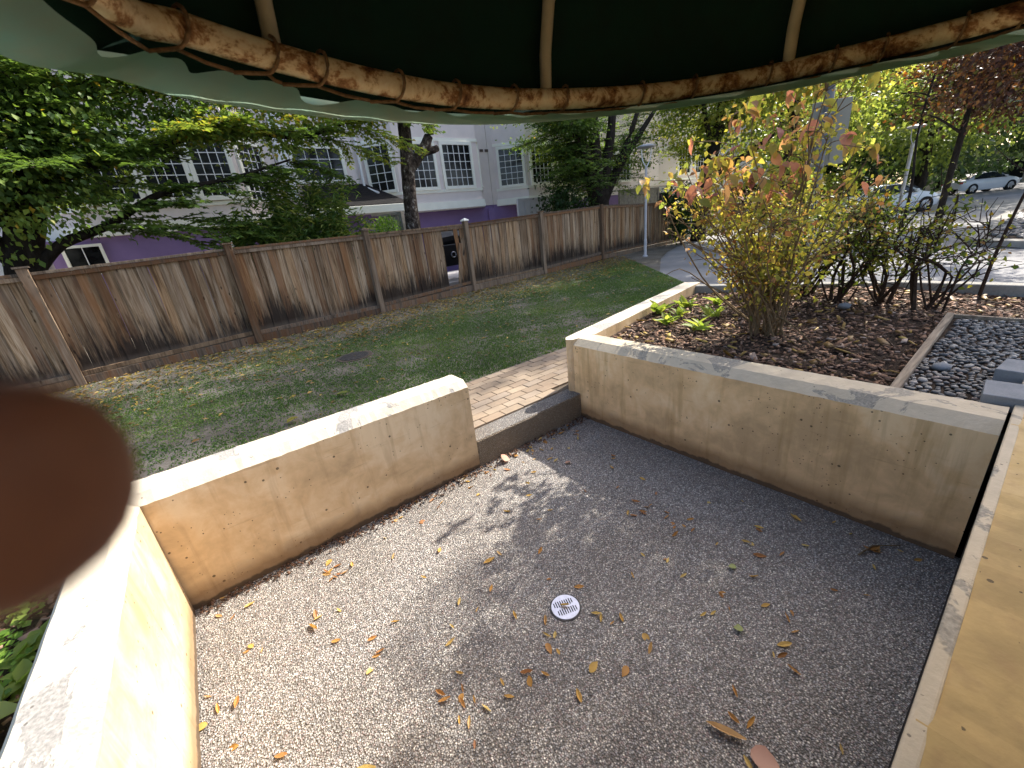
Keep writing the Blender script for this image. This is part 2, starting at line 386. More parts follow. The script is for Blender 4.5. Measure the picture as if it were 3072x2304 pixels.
M_leaf_big = leaf_mat("autumn_shrub_leaf", [(0.0, (0.20, 0.24, 0.04)), (0.16, (0.36, 0.32, 0.06)), (0.32, (0.46, 0.27, 0.10)), (0.46, (0.52, 0.24, 0.19)), (0.62, (0.46, 0.15, 0.16)), (0.74, (0.25, 0.09, 0.13)), (0.86, (0.30, 0.30, 0.055)), (0.94, (0.13, 0.21, 0.045)), (1.0, (0.40, 0.33, 0.08))], 0.48, True)
M_grass = leaf_mat("lawn_blade", [(0.0, (0.06, 0.115, 0.032)), (0.6, (0.115, 0.20, 0.052)), (0.9, (0.18, 0.26, 0.07)), (1.0, (0.24, 0.23, 0.09))], 0.35)
M_litter = leaf_mat("leaf_litter", [(0.0, (0.09, 0.055, 0.025)), (0.4, (0.22, 0.13, 0.045)), (0.75, (0.38, 0.25, 0.06)), (1.0, (0.46, 0.36, 0.09))], 0.2)
M_dry = leaf_mat("dry_curled_leaf", [(0.0, (0.34, 0.13, 0.045)), (0.3, (0.50, 0.24, 0.06)), (0.6, (0.58, 0.36, 0.09)), (0.85, (0.62, 0.46, 0.16)), (1.0, (0.46, 0.20, 0.10))], 0.15, True)
M_pink = leaf_mat("pale_pink_leaf", [(0.0, (0.50, 0.26, 0.20)), (1.0, (0.56, 0.30, 0.23))], 0.15, True)
M_greenleaf = leaf_mat("green_fallen_leaf", [(0.0, (0.22, 0.30, 0.10)), (1.0, (0.30, 0.34, 0.12))], 0.15, True)

# ------------------------------------------------------------------ mesh helpers
class MB:
    """collects vertices and faces (with a material slot and a tint) into one mesh"""
    def __init__(self): self.v = []; self.f = []; self.s = []; self.t = []
    def add(self, v, f, slot=0, tint=0.5):
        o = len(self.v); self.v += [tuple(p) for p in v]
        self.f += [tuple(i + o for i in q) for q in f]; self.s += [slot] * len(f)
        self.t += [tint] * len(v) if not hasattr(tint, "__len__") else list(tint)
        return self
    def box(self, x0, x1, y0, y1, z0, z1, slot=0):
        v = [(x0, y0, z0), (x1, y0, z0), (x1, y1, z0), (x0, y1, z0), (x0, y0, z1), (x1, y0, z1), (x1, y1, z1), (x0, y1, z1)]
        return self.add(v, [(3, 2, 1, 0), (4, 5, 6, 7), (0, 1, 5, 4), (1, 2, 6, 5), (2, 3, 7, 6), (3, 0, 4, 7)], slot)
    def obox(self, c, ax, ay, hx, hy, z0, z1, slot=0):
        """box with local horizontal axes ax, ay (2D unit vectors)"""
        v = []
        for z in (z0, z1):
            for sx, sy in ((-1, -1), (1, -1), (1, 1), (-1, 1)):
                v.append((c[0] + ax[0] * hx * sx + ay[0] * hy * sy, c[1] + ax[1] * hx * sx + ay[1] * hy * sy, z))
        return self.add(v, [(3, 2, 1, 0), (4, 5, 6, 7), (0, 1, 5, 4), (1, 2, 6, 5), (2, 3, 7, 6), (3, 0, 4, 7)], slot)
    def prism(self, poly, z0, z1, slot=0, top_slot=None):
        n = len(poly); v = [(x, y, z0) for x, y in poly] + [(x, y, z1) for x, y in poly]
        self.add(v, [tuple(range(n))[::-1]] + [(i, (i + 1) % n, n + (i + 1) % n, n + i) for i in range(n)], slot)
        return self.add(v[n:], [tuple(range(n))], slot if top_slot is None else top_slot)
    def tube(self, pts, r, k=8, slot=0, tint=0.5, caps=True):
        pts = [Vector(p) for p in pts]; n = len(pts)
        rr = list(r) if hasattr(r, "__len__") else [r] * n
        v = []
        ref = Vector((0.3, 0.2, 1)).normalized()
        for i, p in enumerate(pts):
            t = (pts[min(i + 1, n - 1)] - pts[max(i - 1, 0)])
            if t.length < 1e-9: t = Vector((0, 0, 1))
            t.normalize()
            a = ref if abs(t.dot(ref)) < 0.95 else Vector((1, 0, 0.1)).normalized()
            u = t.cross(a).normalized(); w = t.cross(u)
            for j in range(k):
                an = 2 * math.pi * j / k
                v.append(p + (u * math.cos(an) + w * math.sin(an)) * rr[i])
        f = [(i * k + j, i * k + (j + 1) % k, (i + 1) * k + (j + 1) % k, (i + 1) * k + j) for i in range(n - 1) for j in range(k)]
        if caps: f += [tuple(range(k))[::-1], tuple(range((n - 1) * k, n * k))]
        return self.add(v, f, slot, tint)
    def lathe(self, c, prof, k=20, slot=0):
        v = [(c[0] + r * math.cos(2 * math.pi * j / k), c[1] + r * math.sin(2 * math.pi * j / k), c[2] + z) for r, z in prof for j in range(k)]
        n = len(prof)
        f = [(i * k + j, i * k + (j + 1) % k, (i + 1) * k + (j + 1) % k, (i + 1) * k + j) for i in range(n - 1) for j in range(k)]
        f += [tuple(range(k))[::-1], tuple(range((n - 1) * k, n * k))]
        return self.add(v, f, slot)
    def build(self, name, mats, parent=None, smooth=False, bevel=0.0, origin=None):
        me = bpy.data.meshes.new(name)
        vv = self.v if origin is None else [(a - origin[0], b - origin[1], c - origin[2]) for a, b, c in self.v]
        me.from_pydata(vv, [], self.f)
        for m in (mats if isinstance(mats, (list, tuple)) else [mats]): me.materials.append(m)
        me.polygons.foreach_set("material_index", self.s)
        if len(set(self.t)) > 1:
            a = me.attributes.new("tint", 'FLOAT', 'POINT'); a.data.foreach_set("value", np.array(self.t, dtype=np.float32))
        if smooth: me.polygons.foreach_set("use_smooth", [True] * len(me.polygons))
        me.update()
        o = bpy.data.objects.new(name, me); COL.objects.link(o)
        if origin is not None: o.location = origin
        if parent is not None: put(o, parent)
        if bevel:
            b = o.modifiers.new("bevel", 'BEVEL'); b.width = bevel; b.segments = 2; b.limit_method = 'ANGLE'
        return o

def put(o, parent):
    """parent o while keeping its world placement (parents are only moved/turned, never scaled)"""
    bpy.context.view_layer.update() if False else None
    o.parent = parent
    o.matrix_parent_inverse = WORLD.get(parent.name, Matrix.Translation(parent.location) @ parent.rotation_euler.to_matrix().to_4x4()).inverted()

WORLD = {}
def local(o, parent): o.parent = parent; return o

def tag(o, label=None, cat=None, group=None, kind=None):
    if label: o["label"] = label
    if cat: o["category"] = cat
    if group: o["group"] = group
    if kind: o["kind"] = kind
    return o

def thing(name, label, cat, loc=(0, 0, 0), group=None, rotz=0.0):
    o = bpy.data.objects.new(name, None); COL.objects.link(o)
    o.location = loc; o.rotation_euler = (0, 0, rotz)
    return tag(o, label, cat, group)

def np_mesh(name, verts, faces, mats, tint=None, parent=None, kind=None, smooth=False):
    """fast mesh from numpy: verts (N,3), faces (M,3|4)"""
    me = bpy.data.meshes.new(name)
    verts = np.asarray(verts, dtype=np.float32); faces = np.asarray(faces, dtype=np.int32)
    k = faces.shape[1]; m = len(faces)
    me.vertices.add(len(verts)); me.vertices.foreach_set("co", verts.ravel())
    me.loops.add(m * k); me.loops.foreach_set("vertex_index", faces.ravel())
    me.polygons.add(m); me.polygons.foreach_set("loop_start", np.arange(0, m * k, k, dtype=np.int32))
    me.polygons.foreach_set("loop_total", np.full(m, k, dtype=np.int32))
    if smooth: me.polygons.foreach_set("use_smooth", np.ones(m, dtype=bool))
    me.materials.append(mats)
    if tint is not None:
        a = me.attributes.new("tint", 'FLOAT', 'POINT'); a.data.foreach_set("value", np.asarray(tint, dtype=np.float32))
    me.update(calc_edges=True); me.validate()
    o = bpy.data.objects.new(name, me); COL.objects.link(o)
    if parent is not None: put(o, parent)
    if kind: o["kind"] = kind
    return o

def unit(a): return a / np.maximum(np.linalg.norm(a, axis=-1, keepdims=True), 1e-9)

class Leaves:
    def __init__(self): self.p = []; self.d = []; self.n = []; self.L = []; self.t = []
    def add(self, p, d, n, L, t):
        self.p.append(np.atleast_2d(p)); self.d.append(np.atleast_2d(d)); self.n.append(np.atleast_2d(n)); self.L.append(np.atleast_1d(L)); self.t.append(np.atleast_1d(t))
    def build(self, name, mat, parent=None, width=0.30, kind=None, fold=0.10):
        p = np.concatenate(self.p); d = unit(np.concatenate(self.d)); n = np.concatenate(self.n); L = np.concatenate(self.L)[:, None]; t = np.concatenate(self.t)
        s = unit(np.cross(d, n)); n = np.cross(s, d)
        m = p + d * L * 0.45
        v = np.stack([p, m + s * L * width + n * L * fold, p + d * L - n * L * 0.08, m - s * L * width + n * L * fold], 1)
        N = len(p); i = np.arange(N)[:, None] * 4
        f = np.concatenate([i + np.array([[0, 1, 2]]), i + np.array([[0, 2, 3]])])
        return np_mesh(name, v.reshape(-1, 3), f, mat, np.repeat(np.clip(t, 0, 1), 4), parent, kind)
    def count(self): return sum(len(x) for x in self.p)

def bez(pts, n):
    """smooth polyline through control points (Catmull-Rom)"""
    P = [np.array(p, float) for p in pts]; P = [2 * P[0] - P[1]] + P + [2 * P[-1] - P[-2]]
    out = []
    segs = len(P) - 3
    for i in range(n):
        u = i / (n - 1) * segs; k = min(int(u), segs - 1); t = u - k
        a, b, c, d = P[k:k + 4]
        out.append(0.5 * ((2 * b) + (-a + c) * t + (2 * a - 5 * b + 4 * c - d) * t * t + (-a + 3 * b - 3 * c + d) * t ** 3))
    return np.array(out)

def spray(rng, wood, leaves, start, dirv, length, leaf=0.07, droop=0.12, twig_gap=0.09, tint=(0.2, 0.8), r0=0.008, flat=0.75, spread=0.55, lgap=0.038):
    """one flattened branch: a main axis, alternate twigs in its plane, leaves along the twigs"""
    d = np.array(dirv, float); d /= np.linalg.norm(d)
    n = max(4, int(length / 0.15))
    ts = np.linspace(0, 1, n)
    side = np.cross(d, [0, 0, 1.0]); side /= max(np.linalg.norm(side), 1e-6)
    wob = rng.normal(0, 0.03 * length, (n, 3)); wob[0] = 0
    ax = np.array(start) + d * (ts * length)[:, None] - np.array([0, 0, 1.0]) * (droop * length * ts ** 2)[:, None] + np.cumsum(wob, 0) * 0.35
    wood.tube(ax, np.linspace(r0, 0.0025, n), 4, caps=False)
    m = max(3, int(length / twig_gap)); base_t = rng.uniform(*tint)
    for i in range(m):
        s = (i + 0.6) / m * 0.97
        x = s * (n - 1); k = min(int(x), n - 2); p = ax[k] + (ax[k + 1] - ax[k]) * (x - k)
        tl = length * spread * (1 - 0.65 * s) * rng.uniform(0.55, 1.1)
        sg = 1 if i % 2 else -1
        td = d * rng.uniform(0.5, 0.9) + side * sg * rng.uniform(0.6, 1.0) + np.array([0, 0, rng.normal(0, 0.25 * (1 - flat) + 0.08)])
        td /= np.linalg.norm(td)
        nl = max(2, int(tl / lgap))
        u = (np.arange(nl) + 0.7) / nl
        tp = p + td * (u * tl)[:, None] - np.array([0, 0, 1.0]) * (0.10 * tl * u ** 2)[:, None]
        if tl > 0.12: wood.tube([p, tp[nl // 2], tp[-1]], [0.003, 0.002, 0.001], 3, caps=False)
        ts_ = np.cross(td, [0, 0, 1.0]); ts_ /= max(np.linalg.norm(ts_), 1e-6)
        sgn = np.where(np.arange(nl) % 2, 1.0, -1.0)[:, None]
        ld = td * 0.75 + ts_ * sgn * 0.75 + rng.normal(0, 0.18, (nl, 3)) - np.array([0, 0, 0.12])
        ln = np.array([0, 0, 1.0]) + rng.normal(0, 0.32, (nl, 3))
        leaves.add(tp, ld, ln, leaf * rng.uniform(0.65, 1.15, nl), base_t + rng.normal(0, 0.10, nl))

def crown_blobs(rng, leaves, centre, radii, n_clump, per, leaf, clump=0.5, tint=(0.1, 0.9), shell=0.55, flat=0.45):
    """leaf clumps spread through an uneven crown"""
    c = np.array(centre, float); r = np.array(radii, float)
    u = unit(rng.normal(0, 1, (n_clump, 3))) * (shell + (1 - shell) * rng.random((n_clump, 1)) ** 0.6)
    lump = 1 + 0.22 * np.sin(u[:, :1] * 5 + centre[0]) * np.cos(u[:, 1:2] * 6 + centre[1])
    cc = c + u * r * lump
    for k in range(n_clump):
        s = clump * rng.uniform(0.6, 1.3)
        q = cc[k] + rng.normal(0, 1, (per, 3)) * np.array([s, s, s * flat])
        out = unit(q - c)
        dd = out + rng.normal(0, 0.7, (per, 3)) - np.array([0, 0, 0.35])
        nn = np.array([0, 0, 1.0]) + out * 0.4 + rng.normal(0, 0.45, (per, 3))
        leaves.add(q, dd, nn, leaf * rng.uniform(0.6, 1.2, per), rng.uniform(*tint) + rng.normal(0, 0.12, per))
    return cc

# ==================================================================== SETTING
def sheet(name, poly, z, mat, kind='structure'):
    return tag(MB().add([(x, y, z) for x, y in poly], [tuple(range(len(poly)))]).build(name, mat), kind=kind)

sheet("ground", [(-150, -150), (250, -150), (250, 250), (-150, 250)], 0.13, M_ground)   # cut level below everything else
# the big ground sheet must not show through the sunken patio: rebuild it as a ring round the patio and the beds
bpy.data.objects.remove(bpy.data.objects["ground"])
g = MB()
X0, X1, Y0, Y1 = -0.60, 2.70, -0.30, 2.62
for (a, b, c, d) in ((-150, X0, -150, 250), (X1, 250, -150, 250), (X0, X1, -150, Y0), (X0, X1, Y1, 250)):
    g.add([(a, c, 0.13), (b, c, 0.13), (b, d, 0.13), (a, d, 0.13)], [(0, 1, 2, 3)])
tag(g.build("ground", M_ground), kind='structure')

lawn_poly = [(-9, 2.70), (1.2, 2.70), (1.2, 3.68), (4.6, 3.68), (5.6, 3.25), (7.0, 3.25), (7.9, 4.4), (9.6, 6.3), (12.4, 8.1), (14.6, 9.2), (19, 10.9), (19, 11.3), (-9, 8.1)]
sheet("lawn", lawn_poly, 0.24, M_lawn)
sheet("yard_ground", [(-9, 8.1), (19, 11.3), (34, 12.6), (34, 16), (-9, 16)], 0.20, M_lawn)
sheet("road", [(5.0, -30), (120, -30), (120, 16), (34, 12.4), (19, 10.95), (14.6, 9.25), (12.4, 8.15), (9.6, 6.35), (7.9, 4.45), (6.5, 3.0), (6.5, -30)][1:], 0.205, M_road)

# patio floor
fl = MB()
fl.add([(-0.56, -0.05, 0), (2.62, -0.05, 0), (2.62, 2.56, 0), (-0.56, 2.56, 0)], [(0, 1, 2, 3)])
tag(fl.build("patio_floor", M_floor), kind='structure')
dirt = MB().box(-0.5, 2.6, -0.40, -0.055, -0.30, -0.02)  # near-black fill box: the shade of the floor gap put into its colour
tag(dirt.build("floor_gap_dark", M_black), kind='structure')

# planter bed soil (mounded sheet), gravel bed base
def soil_z(x, y):
    return 0.655 + 0.035 * math.sin(x * 1.7 + 1) * math.cos(y * 2.1) + 0.05 * math.exp(-((x - 3.8) ** 2 + (y - 1.45) ** 2) / 0.12)
gs = MB(); nx, ny = 46, 40; vv = []
for i in range(nx):
    for j in range(ny):
        x = 2.80 + (6.24 - 2.80) * i / (nx - 1); yt = min(2.56 + (x - 2.85) * .185, 1.15 + (6.24 - x) / .37); y = -1.6 + (yt + 1.6) * j / (ny - 1)
        vv.append((x, y, soil_z(x, y) + random.uniform(-0.006, 0.006)))
gs.add(vv, [(i * ny + j, (i + 1) * ny + j, (i + 1) * ny + j + 1, i * ny + j + 1) for i in range(nx - 1) for j in range(ny - 1)])
tag(gs.build("planting_bed", M_soil, smooth=True), kind='structure')
sheet("side_bed", [(-9, -3), (-0.72, -3), (-0.72, 2.69), (-9, 2.69)], 0.50, M_soil)

# ==================================================================== CONCRETE WALLS
def wall_block(name, label, a, b, inward, thick, z0, z1, mats, bev=0.055, bevz=0.05, nseg=70, wob=0.0012, parent=None, cat="wall", end_bev=(0, 0)):
    """straight wall from a to b (its inner face line), 'inward' points to the patio side; inner top edge bevelled, slightly uneven"""
    a = np.array(a, float); b = np.array(b, float); n = np.array(inward, float)
    L = np.linalg.norm(b - a); d = (b - a) / L
    ns = max(2, nseg); rng = np.random.default_rng(int(abs(a[0] * 100) + abs(b[1] * 37)))
    prof = [(0.0, z0, 0), (0.0, z0 + (z1 - z0) * 0.33, 0), (0.0, z0 + (z1 - z0) * 0.66, 0), (0.0, z1 - bevz, 0), (0.0, z1 - bevz, 1), (bev, z1, 1), (thick - 0.02, z1, 1), (thick, z1 - 0.02, 1), (thick, z0, 0)]
    k = len(prof); v = []
    for i in range(ns):
        s = L * i / (ns - 1)
        jit = rng.normal(0, wob, 3)
        for j, (o, z, _) in enumerate(prof):
            q = a + d * s - n * (o + (jit[0] if j in (3, 4, 5) else jit[1] * 0.4))
            v.append((q[0], q[1], z + (jit[2] * 0.8 if j in (3, 4, 5, 6) else 0)))
    m = MB(); 
    fl_ = []; sl = []
    for i in range(ns - 1):
        for j in range(k - 1):
            if j == 3: continue
            fl_.append((i * k + j, (i + 1) * k + j, (i + 1) * k + j + 1, i * k + j + 1)); sl.append(1 if 4 <= j <= 6 else 0)
    m.add(v, fl_); m.s = sl
    e0 = [j for j in range(k) if j != 4]; e1 = [(ns - 1) * k + j for j in range(k) if j != 4]
    m.f += [tuple(e0), tuple(e1[::-1])]; m.s += [0, 0]
    o = m.build(name, mats, parent)
    if parent is None: tag(o, label, cat)
    return o

wall_block("low_wall", "tan concrete low wall between the patio and the lawn with chipped pale top", (-0.713, 2.51), (1.395, 2.51), (0, -1), 0.25, -0.02, 0.755, [M_wall, M_cap])
wall_block("low_wall", "sunlit cream low wall beside the green seedlings with peeling grey patches on top", (-0.528, -0.9), (-0.528, 2.505), (1, 0), 0.185, -0.02, 0.7545, [M_wall, M_cap], bev=0.055)
pl = thing("planter", "long tan concrete planter with mulch and autumn shrubs beside the patio", "planter", (2.6, 1.3, 0))
wall_block("front_panel", None, (2.59, -0.008), (2.59, 2.58), (-1, 0), 0.26, -0.02, 0.757, [M_wall_moss, M_cap_worn], bev=0.07, parent=pl)
sv = MB()
sv.prism([(2.593, 2.585), (2.56, 2.64), (2.62, 2.70), (5.6, 3.26), (5.66, 3.06), (2.85, 2.535)], -0.02, 0.758, 0, 1)
sv.build("side_panel", [M_wall, M_cap], pl, bevel=0.02)
MB().obox((5.86, 2.12), (-0.345, 0.938), (0.938, 0.345), 1.0, 0.07, 0.1, 0.74, 0).build("rim", M_kerb, pl, bevel=0.015)
MB().box(6.18, 6.33, -1.6, 1.20, 0.1, 0.745).build("rim", M_kerb, pl, bevel=0.015)

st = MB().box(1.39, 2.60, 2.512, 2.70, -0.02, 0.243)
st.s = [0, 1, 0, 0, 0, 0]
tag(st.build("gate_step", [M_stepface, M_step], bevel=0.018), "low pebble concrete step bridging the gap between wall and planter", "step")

# near parapet under the camera
npt = wall_block("parapet", "ochre painted parapet wall running beside the patio edge with pale beaded edge", (-1.2, -0.028), (3.4, -0.028), (0, 1), 0.55, 0.0, 0.755, [M_black, M_near], bev=0.0, bevz=0.0, nseg=60, wob=0.0025)  # side faces near-black, the gap's shade painted on; only the top is ochre
eb = MB()
eb.box(-1.2, 3.4, -0.054, -0.020, 0.735, 0.760)
eb.build("edge_bead", M_cap_worn, npt, bevel=0.006)

# ==================================================================== BRICK PATH
path = sheet("path", [(1.16, 2.702), (6.4, 2.702), (6.4, 3.70), (1.16, 3.70)], 0.232, M_joint)
bl, bw = 0.215, 0.108
bm_ = MB().box(-bl / 2 + 0.003, bl / 2 - 0.003, -bw / 2 + 0.003, bw / 2 - 0.003, -0.045, 0.012)
b0 = bm_.build("brick", M_brick, bevel=0.004); me_b = b0.data
first = True
for r_ in range(9):
    y = 2.757 + r_ * bw
    for c_ in range(17):
        x = 1.30 + c_ * bl + (bl / 2 if r_ % 2 else 0)
        # keep off the planter's slanting side
        if y < 2.70 + (x - 2.62) * 0.188 + 0.09 and x > 2.55: continue
        if x > 4.9: continue
        o = b0 if first else b0.copy(); first = False
        if o is not b0: COL.objects.link(o)
        o.location = (x, y, 0.238 + random.uniform(-0.0025, 0.0025)); o.rotation_euler = (random.uniform(-.006, .006), random.uniform(-.006, .006), random.uniform(-.012, .012))
        o.parent = path

# ==================================================================== FENCE
fence = thing("wooden_fence", "weathered brown cedar fence along the far side of the lawn with one broken bay", "fence", (5.9, 9.55, 0.26))
FP = [(-4.2, 8.39, 0.23), (-1.73, 8.67, 0.24), (0.70, 8.95, 0.26), (3.23, 9.24, 0.25), (5.93, 9.55, 0.27), (8.80, 9.88, 0.26), (11.95, 10.24, 0.30), (15.2, 10.72, 0.25), (18.6, 11.05, 0.22)]
FT = [1.88, 1.89, 1.94, 1.94, 1.94, 2.01, 2.08, 2.00, 1.95]
plank_mesh = {}
def plank_me(i):
    if i not in plank_mesh:
        rr = random.Random(100 + i); w = [0.066, 0.068, 0.070, 0.067, 0.069][i % 5]
        m = MB(); k = 5; v = []
        for z in range(k):
            zz = z / (k - 1); b = rr.uniform(-.002, .002)
            v += [(-w + b, -0.009 + rr.uniform(-.002, .002), zz), (w + b, -0.009 + rr.uniform(-.002, .002), zz), (w + b, 0.009, zz), (-w + b, 0.009, zz)]
        f = [(a * 4 + j, a * 4 + (j + 1) % 4, (a + 1) * 4 + (j + 1) % 4, (a + 1) * 4 + j) for a in range(k - 1) for j in range(4)] + [(3, 2, 1, 0), (16, 17, 18, 19)]
        m.add(v, f); me = bpy.data.meshes.new("plank"); me.from_pydata(m.v, [], m.f); me.materials.append(M_plank); plank_mesh[i] = me
    return plank_mesh[i]
for i, ((x, y, z), zt) in enumerate(zip(FP, FT)):
    hw = 0.058
    zp = zt + (0.06 if i not in (5, 6) else 0.03)
    p = MB().obox((x, y - 0.055), (0.993, 0.115), (-0.115, 0.993), hw, hw, z - 0.1, zp).build("post", M_post, fence, bevel=0.006)
    cm = MB()
    ax, ay = (0.993, 0.115), (-0.115, 0.993)
    h = hw + 0.022
    cm.obox((x, y - 0.055), ax, ay, h, h, zp, zp + 0.025)
    v = [(x + ax[0] * h * a + ay[0] * h * b, y - 0.055 + ax[1] * h * a + ay[1] * h * b, zp + 0.025) for a, b in ((-1, -1), (1, -1), (1, 1), (-1, 1))] + [(x, y - 0.055, zp + 0.075)]
    if i in (3, 4): cm.add(v, [(0, 1, 4), (1, 2, 4), (2, 3, 4), (3, 0, 4)])
    if i in (1, 2, 3, 4, 5): local_cap = cm.build("post_cap", M_trim if i == 4 else M_rail, p)
    if i == len(FP) - 1: break
    x2, y2, z2 = FP[i + 1]; zt2 = FT[i + 1]
    L = math.hypot(x2 - x, y2 - y); d = ((x2 - x) / L, (y2 - y) / L); nn = (-d[1], d[0])
    def P3(s, off, zz, z0_, z1_): return (x + d[0] * s + nn[0] * off, y + d[1] * s + nn[1] * off, z0_ + (z1_ - z0_) * s / L + zz)
    def bar(s0, s1, o0, o1, h0, h1, z0_, z1_, name, mat):
        vv = [P3(s, o, hh, z0_, z1_) for hh in (h0, h1) for (s, o) in ((s0, o0), (s1, o0), (s1, o1), (s0, o1))]
        m = MB(); m.add(vv, [(3, 2, 1, 0), (4, 5, 6, 7), (0, 1, 5, 4), (1, 2, 6, 5), (2, 3, 7, 6), (3, 0, 4, 7)]); return m.build(name, mat, fence, bevel=0.004)
    sag = 0.0
    bar(0.04, L - 0.04, -0.055, 0.075, -0.04, 0.0, zt, zt2, "cap_rail", M_rail)
    bar(0.06, L - 0.06, -0.045, -0.012, -0.105, -0.042, zt, zt2, "top_rail", M_post)
    bar(0.06, L - 0.06, 0.014, 0.055, -0.13, -0.042, zt, zt2, "back_rail", M_rail)
    dz = [0.0, 0.02, -0.02, 0.05, 0.0, 0.03, 0.0, 0.0][i]
    bar(0.06, L - 0.06, -0.055, -0.014, 0.13, 0.20, z, z2 + dz, "bottom_rail", M_rail)
    bar(0.06, L - 0.06, -0.075, -0.057, -0.03, 0.125, z, z2 + dz * 0.4, "kickboard", M_post if i == 0 else M_rail)
    npk = int(round((L - 0.12) / 0.137)); gap = (L - 0.12) / npk
    for k in range(npk):
        s = 0.06 + gap * (k + 0.5)
        if i == 3 and npk - 5 <= k <= npk - 2: continue            # the broken bay
        o = bpy.data.objects.new("plank", plank_me(k % 5)); COL.objects.link(o)
        zb = z + (z2 - z) * s / L + 0.13; ztp = zt + (zt2 - zt) * s / L - 0.045
        off = 0.012 * ((k % 2) * 2 - 1) * 0.6
        o.location = (x + d[0] * s + nn[0] * off, y + d[1] * s + nn[1] * off, zb)
        o.rotation_euler = (0, random.uniform(-.006, .006) + (0.0 if i < 6 else 0.03), math.atan2(d[1], d[0]) + random.uniform(-.02, .02))
        o.scale = (gap / 0.137 * 1.02, 1, ztp - zb)
        put(o, fence)
    if i == 3:                                                      # loose slats leaning across the hole
        for (s, lean, hgt, zb, off) in ((L - 0.22, 0.085, 1.50, 0.14, 0.01), (L - 0.42, -0.17, 1.10, 0.14, -0.025), (L - 0.24, 0.02, 0.55, 0.14, 0.032), (L - 0.20, -0.22, 0.42, 0.92, -0.02)):
            o = bpy.data.objects.new("plank", plank_me(int(s * 10) % 5)); COL.objects.link(o)
            q = P3(s, off, zb, z, z2); o.location = q; o.rotation_euler = (0.03, lean * -1.0, math.atan2(d[1], d[0])); o.scale = (0.85, 1, hgt); put(o, fence)
            o["label"] = "loose broken slat leaning in the gap"

# ==================================================================== TOWNHOUSES
def window(parent, p0, p1, z0, z1, cols, rows, out, frame=0.07, name="window", blind=False, trim=0.0):
    """window between plan points p0 and p1; 'out' is the outward plan normal; each pane is its own sub-part"""
    a = np.array(p0, float); b = np.array(p1, float); n = np.array(out, float); n /= np.linalg.norm(n)
    L = np.linalg.norm(b - a); d = (b - a) / L
    def Q(s, o, z): q = a + d * s + n * o; return (q[0], q[1], z)
    def bx(m, s0, s1, o0, o1, za, zb, slot=0):
        v = [Q(s, o, z) for z in (za, zb) for (s, o) in ((s0, o0), (s1, o0), (s1, o1), (s0, o1))]
        m.add(v, [(3, 2, 1, 0), (4, 5, 6, 7), (0, 1, 5, 4), (1, 2, 6, 5), (2, 3, 7, 6), (3, 0, 4, 7)], slot)
    m = MB()
    bx(m, -frame, 0, -0.02, 0.05, z0 - frame, z1 + frame); bx(m, L, L + frame, -0.02, 0.05, z0 - frame, z1 + frame)
    bx(m, 0, L, -0.02, 0.05, z1, z1 + frame); bx(m, 0, L, -0.02, 0.065, z0 - frame, z0)
    fr = m.build(name, M_trim, parent)
    g = MB(); w = 0.018
    for i in range(1, cols): bx(g, L * i / cols - w / 2, L * i / cols + w / 2, 0.002, 0.024, z0, z1)
    for j in range(1, rows): bx(g, 0, L, 0.003, 0.022, z0 + (z1 - z0) * j / rows - w / 2, z0 + (z1 - z0) * j / rows + w / 2)
    g.build("muntin", M_white, fr)
    pw, ph = L / cols, (z1 - z0) / rows
    pm = MB(); v = [(-pw / 2 + .004, -0.003, -ph / 2 + .004), (pw / 2 - .004, -0.003, -ph / 2 + .004), (pw / 2 - .004, 0.003, -ph / 2 + .004), (-pw / 2 + .004, 0.003, -ph / 2 + .004)]
    v = v + [(x, y, -z) for x, y, z in v]
    me = bpy.data.meshes.new("pane"); me.from_pydata(v, [], [(3, 2, 1, 0), (4, 5, 6, 7), (0, 1, 5, 4), (1, 2, 6, 5), (2, 3, 7, 6), (3, 0, 4, 7)]); me.materials.append(M_glass)
    for i in range(cols):
        for j in range(rows):
            o = bpy.data.objects.new("pane", me); COL.objects.link(o)
            o.location = Q(pw * (i + 0.5), 0.0, z0 + ph * (j + 0.5))
            o.rotation_euler = (random.uniform(-.004, .004), 0, math.atan2(d[1], d[0]) + random.uniform(-.004, .004)); put(o, fr)
    if blind:
        bmh = MB(); zz = z0 + (z1 - z0) * 0.28
        while zz < z1 - 0.02:
            bx(bmh, 0.02, L - 0.02, -0.05, -0.02, zz, zz + 0.012, 0); zz += 0.045
        bmh.build("blind", M_blind, fr)
    return fr

def quadwall(m, pts, z0, z1, slot=0):
    """thick wall strip along a plan polyline (outer line), 0.12 m thick towards +y"""
    for (a, b) in zip(pts[:-1], pts[1:]):
        a = np.array(a, float); b = np.array(b, float); d = (b - a) / np.linalg.norm(b - a); n = np.array([-d[1], d[0]])
        v = [(q[0], q[1], z) for z in (z0, z1) for q in (a, b, b + n * 0.12, a + n * 0.12)]
        m.add(v, [(3, 2, 1, 0), (4, 5, 6, 7), (0, 1, 5, 4), (1, 2, 6, 5), (2, 3, 7, 6), (3, 0, 4, 7)], slot)

